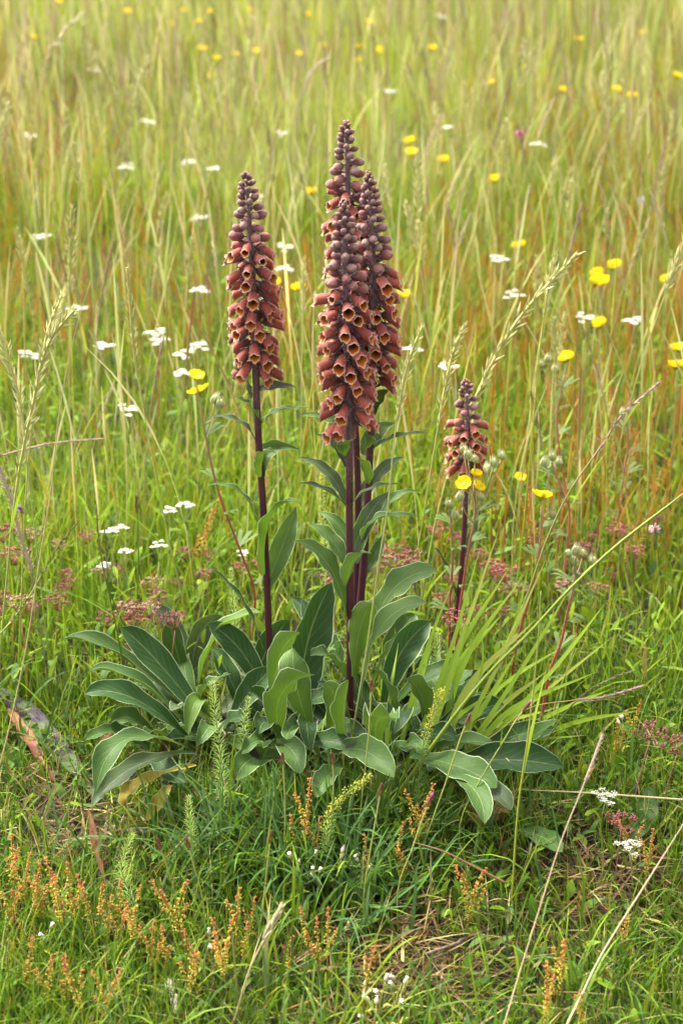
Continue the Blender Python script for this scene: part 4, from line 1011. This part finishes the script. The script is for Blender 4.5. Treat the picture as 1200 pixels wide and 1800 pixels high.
prot = [umbel_proto(20 + i, .16, .020, 9, f, 'seeding_umbel', 'seed head', (0.32, 0.13, 0.09)) for i, f in enumerate(['red', 'pink', 'pink', 'red', 'tan'])]
sp = [(a, b, c, d, min(1.0, .92 * e / .16)) for a, b, c, d, e in by_top([(px, py, rng.uniform(.10, .17)) for px, py in REDS], .15)]
spread(prot, sp, ['%s seeding umbel on a thin red stem behind the rosettes' % q for q in ('dark red', 'rosy red', 'lighter rosy red', 'deep wine red', 'withered tan')], 'red seed umbels behind the foxgloves')
for (px, py, h), lb in zip(((1120, 1300, .11), (1088, 1425, .08), (1170, 1320, .10)), ('dark red seed umbel standing above the flat straw', 'lower dark red seed umbel beside the white umbels', 'small dark red seed umbel beside the larger one above the flat straw')):
    q = at_z(px, py, h * .9)
    spread([umbel_proto(30 + px % 5, h, .022, 9, 'red', 'seeding_umbel', 'seed head', (0.28, 0.10, 0.09))], [(q[0], q[1], float(gz(q[0], q[1])), 1.0, 1.0)], lb)

# ------------------------------------------------------------ yellow flowers
def flower_head(root, pos, size, r_, name='flower', tilt=(0, 0), closed=0.0, off=(0, 0, 0)):
    """five-petalled yellow cup: petals are sub-parts of the flower"""
    ax = unit(np.array([tilt[0], tilt[1], 1.0])); A = unit(np.cross(ax, [0.2, 1, .1])); B = np.cross(ax, A)
    pos = np.asarray(pos, float); mb = MB()
    for k in range(5):
        a = 2 * math.pi * (k + .5) / 5; o = A * math.cos(a) + B * math.sin(a); s_ = -A * math.sin(a) + B * math.cos(a)
        mb.ribbon([pos - ax * size * .25, pos + o * size * .35 - ax * size * .1, pos + o * size * .62 + ax * size * .12], [size * .2, size * .3, .0003], s_, (0.22, 0.28, 0.08))
    mb.spindle(pos - ax * size * .25, ax, size * .5, size * .30, (0.25, 0.28, 0.06), (0.62, 0.45, 0.02), sides=8, prof=(.5, .9, 1, .8, .3))
    fl = mb.build(name, MAT['plant'], root, off=off)
    if closed > .9: return fl
    for k in range(5):
        a = 2 * math.pi * k / 5 + r_.normal(0, .08); o = A * math.cos(a) + B * math.sin(a); s_ = -A * math.sin(a) + B * math.cos(a)
        V, F = [], []; up = .45 + .5 * closed + r_.normal(0, .05)
        for i, t in enumerate((0, .35, .7, .92, 1.05)):
            c = pos + o * size * (.12 + .95 * t * math.cos(up * t)) + ax * size * (t * t * .75 * math.sin(up * 1.2) + .02)
            wd = size * (.22, .5, .66, .5, .34)[i]
            for u in (-1, -.5, 0, .5, 1): V.append(c + s_ * wd * u + ax * size * .13 * u * u * t - o * size * .10 * u * u * (t > .9) + o * size * (.05 if t > 1 and abs(u) == .5 else 0))
        for i in range(4):
            for j in range(4): F.append((i * 5 + j, i * 5 + j + 1, i * 5 + j + 6, i * 5 + j + 5))
        mb = MB(); mb.add(V, F, [lerpc((0.72, 0.50, 0.005), (0.85, 0.68, 0.01), min(1, i // 5 / 3)) for i in range(25)])
        p = mb.build('petal', MAT['flower'], fl, off=off)
    return fl
def yellow_proto(i, h):
    r_ = np.random.default_rng(500 + i); root = thing('yellow_flower', None, 'flower')
    lean = r_.normal(0, .1, 2); P = np.array([[lean[0] * h * (q * q - 1), lean[1] * h * (q * q - 1), (h + .005) * q - .005] for q in np.linspace(0, 1, 7)])
    mb = MB(); mb.tube(P, [.0013, .0012, .0011, .0010, .0010, .0009, .0009], [lerpc((0.34, 0.14, 0.09), (0.30, 0.32, 0.10), smooth01(q * 1.6 - .3)) for q in np.linspace(0, 1, 7)], sides=5); mb.build('stem', MAT['plant'], root)
    flower_head(root, P[-1], .0142, r_, tilt=tuple(r_.normal(0, .22, 2)), closed=.3 + r_.random() * .5)
    for k in range(2):
        q = P[2 + k]; a = r_.random() * 6.28; d = np.array([math.cos(a), math.sin(a), .5]); mb = MB()
        mb.ribbon([q, q + d * .02, q + d * .035], [.001, .005, .0003], np.cross(unit(d), [0, 0, 1.0]), LIME); mb.build('leaf', MAT['grass'], root)
    return root
YF_ = [(526, 508), (709, 521), (996, 632), (1054, 572), (1050, 485), (1058, 497), (1045, 500), (1173, 494), (1192, 615), (1188, 645), (913, 842, .2), (722, 271), (778, 284), (60, 67), (380, 105), (415, 98), (375, 136), (523, 97), (568, 83), (450, 92), (1017, 71), (925, 121), (1110, 171),
       (760, 86), (225, 22), (101, 4), (543, 28), (369, 22), (632, 84), (632, 108), (668, 90), (325, 20), (480, 500, .3), (862, 148), (720, 250), (1190, 135), (1082, 160), (1080, 470), (350, 40), (440, 20), (300, 45), (355, 88), (545, 340), (912, 435), (868, 318), (990, 160), (650, 40), (1130, 60)]
prot = [yellow_proto(i, .3) for i in range(5)]
sp = [(a, b, c, d, e / .3) for a, b, c, d, e in by_top(YF_, .3)]
spread(prot, sp, 'single yellow cup flower on a thin stem in the meadow grass', 'yellow flowers in the meadow')

def cinquefoil(label, stem, Y, flowers, buds, seed=0, red=(0.36, 0.07, 0.06)):
    r_ = np.random.default_rng(600 + seed)
    P = [at(px, py, Y) for px, py in stem][::-1]; g = float(gz(P[0][0], P[0][1]))
    if P[0][2] > g: P.insert(0, np.array([P[0][0] - .01, P[0][1], g - .005]))
    base = np.array([P[0][0], P[0][1], g]); root = thing('cinquefoil', label, 'flower', base)
    C = curve_pts(P, 20); mb = MB(); mb.tube(C, list(np.linspace(.0019, .0014, 20)), [lerpc(red, (0.34, 0.26, 0.12), smooth01(q * 1.5 - .6)) for q in np.linspace(0, 1, 20)], sides=6)
    for k in range(160):
        c = C[r_.integers(2, 20)] + r_.normal(0, .002, 3) * [0, 0, 1]; a = r_.random() * 6.28; d = np.array([math.cos(a), math.sin(a), .1]); t_ = np.array([-d[1], d[0], 0]) * .00012
        mb.add([c + d * .0014 - t_, c + d * .0014 + t_, c + d * r_.uniform(.003, .0045)], [(0, 1, 2)], (0.5, 0.44, 0.38))
    mb.build('stem', MAT['plant'], root, off=base)
    top = C[-1]
    def branch(q):
        i = 15 + r_.integers(4); m = C[i] * .5 + q * .5 + np.array([0, 0, -.006]); mb = MB(); mb.tube(curve_pts([C[i], m, q], 6), .0009, (0.32, 0.30, 0.12), sides=4); mb.build('branch', MAT['plant'], root, off=base)
    for px, py, sz, cl in flowers:
        q = at(px, py, Y + r_.normal(0, .012)); branch(q - np.array([0, 0, .003])); flower_head(root, q, sz, r_, tilt=tuple(r_.normal(0, .3, 2)), closed=cl, off=base)
    for px, py in buds:
        q = at(px, py, Y + r_.normal(0, .012)); branch(q - np.array([0, 0, .004])); mb = MB(); d = unit(np.array([r_.normal(0, .3), r_.normal(0, .3), 1]))
        mb.spindle(q - d * .006, d, .011, .0048, (0.30, 0.34, 0.12), (0.40, 0.40, 0.16), sides=8, prof=(.4, .95, 1, .7, .1))
        for k in range(7):
            a = k * .9; o = np.array([math.cos(a), math.sin(a), 0]); mb.ribbon([q - d * .006 + o * .003, q + o * .0058, q + d * .009 + o * .0030], [.003, .0042, .0003], np.array([-o[1], o[0], 0]), [(0.28, 0.33, 0.12), (0.34, 0.38, 0.16), (0.48, 0.42, 0.28)])
        mb.build('bud', MAT['plant'], root, off=base)
    for k in range(5):
        i = 4 + k * 3; a = r_.random() * 6.28; d = np.array([math.cos(a), math.sin(a), .45]); mb = MB(); L = r_.uniform(.02, .035)
        for b in (-.5, 0, .5):
            e = np.array([math.cos(a + b), math.sin(a + b), .45]); mb.ribbon([C[i], C[i] + e * L * .4, C[i] + e * L * .75, C[i] + e * L - np.array([0, 0, .004])], [.001, .005, .006, .0004], np.array([-e[1], e[0], 0]), (0.11, 0.165, 0.045))
        mb.build('leaf', MAT['grass'], root, off=base)
    return root
cinquefoil('hairy cinquefoil with a crowd of green buds in front of the short foxglove', [(832, 850), (834, 905), (824, 960), (812, 1040), (803, 1110), (798, 1165)], 2.34, [(816, 852, .011, .3), (836, 836, .009, .8), (838, 858, .010, .5)], [(822, 798), (834, 806), (815, 790), (868, 812), (882, 800), (856, 822), (808, 872), (845, 872)], 1)
cinquefoil('thin red stemmed cinquefoil with one green bud beside the short foxglove', [(789, 890), (793, 930), (795, 990), (790, 1060), (788, 1150)], 2.36, [], [(789, 885), (800, 905)], 2)
cinquefoil('cinquefoil with only grey green buds on a red stem beside the thick slanting grass stem', [(1012, 985), (1008, 1030), (998, 1070), (985, 1130), (962, 1195)], 2.16, [], [(998, 972), (1012, 966), (1024, 972), (1042, 985), (1008, 985)], 3)
cinquefoil('cinquefoil with one wide open yellow flower near the slanting grass blades', [(951, 890), (950, 940), (940, 1010), (925, 1070), (908, 1130)], 2.3, [(951, 874, .0135, .15)], [(972, 905)], 4)
cinquefoil('cinquefoil with two open yellow flowers on red stems beside the lone foxglove', [(352, 712), (362, 770), (380, 850), (400, 910), (425, 975), (448, 1050)], 2.4, [(350, 690, .015, .1), (345, 664, .011, .4)], [(378, 700), (388, 708)], 5)
cinquefoil('tall pink stemmed cinquefoil with buds around its upright flower in the meadow', [(996, 650), (985, 690), (978, 740), (985, 810), (992, 870)], 2.72, [(996, 632, .0125, .2)], [(950, 640), (962, 630), (975, 648)], 6, red=(0.44, 0.12, 0.10))
cinquefoil('cinquefoil of pale buds and a red stem in the meadow above the slanting blade', [(968, 812), (975, 830), (990, 870), (1000, 920)], 2.5, [], [(955, 812), (970, 802), (982, 812)], 7, red=(0.44, 0.12, 0.10))
cinquefoil('pink stemmed cinquefoil with withered top in the meadow behind the bud clusters', [(1100, 730), (1103, 780), (1095, 840), (1088, 900)], 2.7, [], [(1094, 725), (1106, 722)], 8, red=(0.46, 0.13, 0.12))

# ------------------------------------------------------------ bedstraw, pinks, campion
def bedstraw(label, px, Y, yellow=0.0, seed=0, r0=.0105):
    r_ = np.random.default_rng(700 + seed); P = [at(a, b, Y) for a, b in px][::-1]; g = float(gz(P[0][0], P[0][1])); 
    if P[0][2] > g: P.insert(0, np.array([P[0][0], P[0][1], g - .005]))
    base = np.array([P[0][0], P[0][1], g]); root = thing('bedstraw', label, 'herb', base)
    C = curve_pts(P, 30); s = np.concatenate([[0], np.cumsum(np.linalg.norm(np.diff(C, axis=0), axis=1))]); mb = MB(); mb.tube(C, .0007, (0.20, 0.28, 0.06), sides=4); mb.build('stem', MAT['plant'], root, off=base)
    mb = MB(); L = s[-1]; q = L * .12
    while q < L:
        f = q / L; c = np.array([np.interp(q, s, C[:, i]) for i in range(3)]); i = min(28, int(np.searchsorted(s, q))); T = unit(C[i + 1] - C[i] if i < 29 else C[-1] - C[-2])
        A = unit(np.cross(T, [.2, 1, .1])); B = np.cross(T, A); ln = r0 * (1.05 - .55 * f ** 3) * (.8 if f < .3 else 1); a0 = r_.random() * 6
        for k in range(8):
            a = a0 + k * .785; o = A * math.cos(a) + B * math.sin(a); d = unit(o + T * (.25 + .5 * f) + r_.normal(0, .08, 3))
            cc = lerpc((0.15, 0.25, 0.05), (0.27, 0.36, 0.07), f); 
            mb.ribbon([c, c + d * ln * .6, c + d * ln - T * ln * .08], [.0008, .0010, .0001], unit(np.cross(d, T)), cc)
        q += .0070 * (1.25 - .6 * f)
    mb.build('leaf_whorls', MAT['grass'], root, off=base)
    if yellow:
        mb = MB()
        for k in range(int(150)):
            f = 1 - yellow * r_.random() ** 1.3; q = f * L; c = np.array([np.interp(q, s, C[:, i]) for i in range(3)]); o = r_.normal(0, .0032, 3) * (1.25 - .5 * (f - 1 + yellow) / yellow)
            mb.octa(c + o, r_.uniform(.0008, .0014), (0.62, 0.52, 0.02) if r_.random() < .75 else (0.4, 0.42, 0.06), .8)
        mb.build('flower_spike', MAT['flower'], root, off=base)
    return root
bedstraw('feathery green bedstraw shoot standing in front of the dark left rosette leaves', [(373, 1198), (378, 1250), (386, 1310), (392, 1400), (396, 1490)], 1.99, 0, 1, .0135)
bedstraw('short feathery bedstraw shoot between the dark rosette leaves', [(437, 1224), (434, 1245), (430, 1270), (428, 1300)], 2.06, 0, 2, .011)
bedstraw('bedstraw shoot with a yellow tip leaning over the curled rosette leaves', [(777, 1212), (765, 1245), (750, 1285), (742, 1320), (735, 1380)], 2.0, .35, 3, .0125)
bedstraw('bowed bedstraw shoot tipped with yellow blossom under the spotted rosette leaf', [(650, 1362), (632, 1378), (608, 1396), (590, 1412), (575, 1450)], 1.9, .5, 4, .0115)
bedstraw('tall bedstraw with a yellow flowering top behind the foremost foxglove', [(571, 815), (566, 850), (566, 900), (572, 970), (574, 1040)], 2.42, .35, 5, .010)
bedstraw('needle leaved bedstraw shoot in the turf before the dead leaves', [(232, 1466), (222, 1490), (214, 1530), (235, 1590)], 1.84, 0, 6, .0135)
bedstraw('small bedstraw shoot in the sedge tuft', [(332, 1398), (332, 1425), (336, 1460)], 1.92, 0, 7, .011)
bedstraw('feathery bedstraw beside the stem of the lone foxglove', [(405, 1000), (408, 1040), (412, 1090), (415, 1140)], 2.3, 0, 8, .012)
bedstraw('feathery bedstraw behind the left rosette leaf tips', [(262, 1050), (266, 1075), (268, 1110)], 2.4, 0, 9, .011)
bedstraw('pale feathery bedstraw between the rosette and the short foxglove', [(770, 1115), (768, 1140), (765, 1180)], 2.3, 0, 10, .012)

def pink_bud(label, px, Y, seed=0, bright=False, n_bud=1):
    r_ = np.random.default_rng(800 + seed); P = [at(a, b, Y) for a, b in px][::-1]; g = float(gz(P[0][0], P[0][1]))
    if P[0][2] > g: P.insert(0, np.array([P[0][0], P[0][1] + .004, g - .005]))
    base = np.array([P[0][0], P[0][1], g]); root = thing('wild_pink', label, 'flower bud', base)
    C = curve_pts(P, 18); mb = MB(); mb.tube(C, .0008, [lerpc((0.20, 0.28, 0.05), (0.36, 0.34, 0.10), q) for q in np.linspace(0, 1, 18)], sides=4); mb.build('stem', MAT['plant'], root, off=base)
    d = unit(C[-1] - C[-3]); mb = MB(); mb.spindle(C[-1] - d * .002, d, .0155, .0021, (0.17, 0.08, 0.04), (0.115, 0.018, 0.022), sides=6, prof=(.5, .95, 1, .75, .15))
    if bright: mb.spindle(C[-1] + d * .010, d, .006, .0016, (0.55, 0.03, 0.20), (0.60, 0.05, 0.26), sides=5, rings=(0, .5, 1), prof=(.8, 1, .3))
    mb.build('bud', MAT['plant'], root, off=base)
    mb = MB()
    for k in range(4):
        a = k * 1.6; o = np.array([math.cos(a), math.sin(a), 0]); p = C[-1] - d * .004; mb.ribbon([p, p + d * .006 + o * .0022, p + d * .011 + o * .003], [.0016, .0016, .0001], np.array([-o[1], o[0], 0]), (0.30, 0.15, 0.08))
    mb.build('bract', MAT['plant'], root, off=base)
    for i in (5, 10):
        for sgn in (-1, 1):
            a = r_.random() * 3; o = np.array([math.cos(a), math.sin(a), 0]) * sgn; mb = MB(); mb.ribbon([C[i], C[i] + o * .008 + np.array([0, 0, .012]), C[i] + o * .016 + np.array([0, 0, .022])], [.0014, .0012, .0002], np.array([-o[1], o[0], 0]), GRN); mb.build('leaf', MAT['grass'], root, off=base)
    return root
pink_bud('dark red pink bud on a jointed stem before the foremost foxglove stem', [(652, 1212), (651, 1240), (646, 1310), (636, 1400), (630, 1470)], 1.96, 1)
pink_bud('dark red pink bud just below the folded middle rosette leaf', [(497, 1340), (499, 1370), (501, 1420), (500, 1500)], 1.90, 2)
pink_bud('dark red pink bud over the spotted middle rosette leaf', [(584, 1340), (586, 1370), (584, 1420), (580, 1490)], 1.90, 3)
pink_bud('pink bud with a bright magenta tip on the near side of the pale drooping leaf', [(752, 1415), (742, 1440), (725, 1490), (700, 1560)], 1.82, 4, True)
pink_bud('dark pink bud on a tall thin stem over the right rosette leaves', [(819, 1272), (808, 1300), (785, 1370), (760, 1440), (740, 1500)], 1.92, 5)
pink_bud('reddish pink bud leaning beside the long right rosette leaf', [(920, 1248), (905, 1268), (880, 1310), (850, 1360), (810, 1440)], 1.94, 6, True)
pink_bud('pale stemmed pink bud in the meadow below the grey green buds', [(1014, 1110), (1008, 1140), (995, 1180), (975, 1240)], 2.18, 7)
pink_bud('brown pink bud low in the sedge tuft near the twig', [(282, 1490), (292, 1520), (305, 1560), (318, 1610)], 1.80, 8)
pink_bud('brown pink bud in the sedge tuft, twin of its neighbour near the twig', [(332, 1490), (340, 1520), (352, 1560), (360, 1610)], 1.80, 9)
pink_bud('slim pink bud beside the bowed bedstraw', [(668, 1395), (662, 1430), (650, 1500), (640, 1570)], 1.82, 10)
pink_bud('slim pink bud in the middle of the near sorrel', [(475, 1478), (470, 1520), (464, 1580), (455, 1650)], 1.78, 11)

def campion_proto(i, h):
    r_ = np.random.default_rng(900 + i); root = thing('white_campion', None, 'flower'); lean = r_.normal(0, .2, 2)
    P = np.array([[lean[0] * h * q * q, lean[1] * h * q * q, (h + .004) * q - .004] for q in np.linspace(0, 1, 6)]); mb = MB(); mb.tube(P, .0008, (0.42, 0.36, 0.10), sides=4); mb.build('stem', MAT['plant'], root)
    for k in range(int(r_.integers(2, 4))):
        p = P[-1 - k]; d = unit(np.array([r_.normal(0, .6), r_.normal(0, .6), 1])); q = p + d * .010; mb = MB()
        mb.tube([p, q], .0005, (0.42, 0.36, 0.12), sides=3); mb.spindle(q, d, .009, .0024, (0.48, 0.42, 0.20), (0.62, 0.52, 0.40), sides=6); fl = mb.build('calyx', MAT['plant'], root)
        mb = MB(); A = unit(np.cross(d, [.3, 1, 0])); B = np.cross(d, A); e = q + d * .0085
        for m in range(5):
            a = m * 1.2566; o = A * math.cos(a) + B * math.sin(a); mb.ribbon([e, e + o * .0013 + d * .0012, e + o * .0026 + d * .0010], [.0005, .0013, .0008], -A * math.sin(a) + B * math.cos(a), (0.78, 0.76, 0.70))
        mb.build('petals', MAT['flower'], fl)
    for sgn in (-1, 1):
        mb = MB(); o = np.array([sgn, .3, 0]); mb.ribbon([P[2], P[2] + o * .008 + np.array([0, 0, .004]), P[2] + o * .016], [.001, .005, .0003], np.array([-.3, sgn, 0]), (0.42, 0.42, 0.08)); mb.build('leaf', MAT['grass'], root)
    return root
CP_ = [(525, 1600), (540, 1580), (570, 1600), (600, 1570), (640, 1600), (620, 1560), (640, 1790), (665, 1800), (690, 1790), (655, 1830), (355, 1720), (95, 1700), (830, 1390), (1090, 1345), (700, 1830)]
prot = [campion_proto(i, h) for i, h in enumerate([.055, .045, .06, .04])]
sp = []
for px, py in CP_:
    p = gp(px, min(py, 1850)); sp.append((p[0], p[1], p[2], rng.random() * 6.28, rng.uniform(.8, 1.1)))
spread(prot, sp, 'tiny campion with pale tan calyx and white petals in the turf', 'white campions in the turf')

# small coloured blossoms far and near
def blossom(label, px, py, z, c, sz, seed):
    r_ = np.random.default_rng(950 + seed); p = at_z(px, py, z); g = float(gz(p[0], p[1])); base = np.array([p[0], p[1], g]); root = thing('small_blossom', label, 'flower', base)
    mb = MB(); mb.tube(curve_pts([base - [0, 0, .005], (base + p) / 2 + [.01, 0, 0], p], 8), .0009, GRN, sides=4); mb.build('stem', MAT['plant'], root, off=base)
    mb = MB()
    for k in range(26):
        d = unit(r_.normal(0, 1, 3) + [0, 0, .3]); mb.spindle(p, d, sz, sz * .16, c, lerpc(c, (.8, .7, .75), .3), sides=4, rings=(0, .5, 1), prof=(.3, 1, .4))
    mb.build('flower', MAT['flower'], root, off=base)
blossom('small dark purple and white blossom under the beige plume', 36, 896, .18, (0.16, 0.05, 0.22), .008, 1)
blossom('tiny magenta blossom far out in the meadow', 914, 236, .3, (0.55, 0.06, 0.22), .012, 2)
blossom('tiny blue blossom far out in the meadow near the bowed straw', 1126, 354, .25, (0.25, 0.22, 0.50), .010, 3)
blossom('tiny violet blossom near the grey green cinquefoil buds', 1012, 1010, .10, (0.22, 0.12, 0.42), .006, 4)
blossom('pale pink blossom among the brown seed heads of the meadow', 1150, 930, .15, (0.50, 0.30, 0.26), .009, 5)

# ------------------------------------------------------------ dead leaves and twigs
def lone_leaf(label, P, width, mat, name='dead_leaf', cat='dead leaf', fold=.3, face=.2, wave=.2, kind='basal', lift=0.012):
    pts = [gp(px, py) + np.array([0, 0, lift * (1 + i)]) for i, (px, py) in enumerate(P)]; base = pts[0].copy()
    m = leaf_mesh(name, pts, width / SC_PX * 1.05, fold, face, kind, wave, mat, base, margin=False); o = link(name, m); o.location = base; return tag(o, label, cat)
lone_leaf('long fallen foxglove leaf with purple black blotches at the edge of the turf', [(170, 1418), (90, 1330), (0, 1250)], 46, 'blotch', 'fallen_leaf', 'leaf', .2, .1, .08)
lone_leaf('withered crimson and orange leaf lying beside the blotched leaf', [(105, 1400), (60, 1340), (18, 1288)], 22, 'red', face=.1)
lone_leaf('curled brown dead leaf under the pale drooping rosette leaf', [(805, 1470), (850, 1462), (893, 1474)], 34, 'brown', wave=.4, kind='round')
lone_leaf('crumpled brown leaf under the left arching rosette leaf', [(215, 1350), (195, 1335), (172, 1322)], 26, 'brown', wave=.5, kind='round')
lone_leaf('small brown dead leaf beside the yellow withered leaf', [(282, 1385), (290, 1350), (300, 1335)], 18, 'brown', wave=.5)
lone_leaf('narrow tan and green dying blade standing in the turf', [(190, 1590), (172, 1540), (160, 1500)], 12, 'brown', wave=.05, lift=.02)
lone_leaf('broad green leaf lying flat in front of the soil patch', [(900, 1475), (945, 1500), (985, 1545)], 36, 'mid', 'fallen_leaf', 'leaf', .2, .3, .08)
lone_leaf('rounded green leaf below the lower dark red umbel', [(1100, 1500), (1130, 1470), (1135, 1435)], 36, 'mid', 'fallen_leaf', 'leaf', .2, .4, .1, 'round', .014)
def twig(label, px, rad, col, seed, lift=.006):
    r_ = np.random.default_rng(970 + seed); P = [gp(a, b) + np.array([0, 0, lift]) for a, b in px]; C = curve_pts(P, 16) + r_.normal(0, rad * .18, (16, 3)); base = C[0].copy()
    mb = MB(); mb.tube(C, list(rad * (1 + r_.normal(0, .14, 16)) * np.interp(np.linspace(0, 1, 16), [0, .1, .9, 1], [.6, 1, .9, .5])), [lerpc(col, (0.30, 0.25, 0.2), q) for q in r_.random(16) * .5], sides=7)
    o = mb.build('twig', MAT['wood'], off=base); o.location = base; return tag(o, label, 'twig')
twig('broken grey brown twig lying in the turf below the yellow leaf', [(185, 1468), (225, 1478), (270, 1478), (320, 1482)], .0042, (0.16, 0.11, 0.08), 1, .012)
twig('bleached grey stick end poking out of the turf among the sorrel', [(296, 1735), (305, 1765), (316, 1800)], .0052, (0.34, 0.29, 0.24), 2, .012)
twig('dark brown old stem lying in the gap of the turf', [(130, 1450), (118, 1500), (105, 1560)], .0040, (0.09, 0.055, 0.035), 3)
twig('dark twig crossing the turf toward the bare soil', [(745, 1705), (790, 1690), (830, 1670)], .0020, (0.14, 0.08, 0.05), 4, .02)
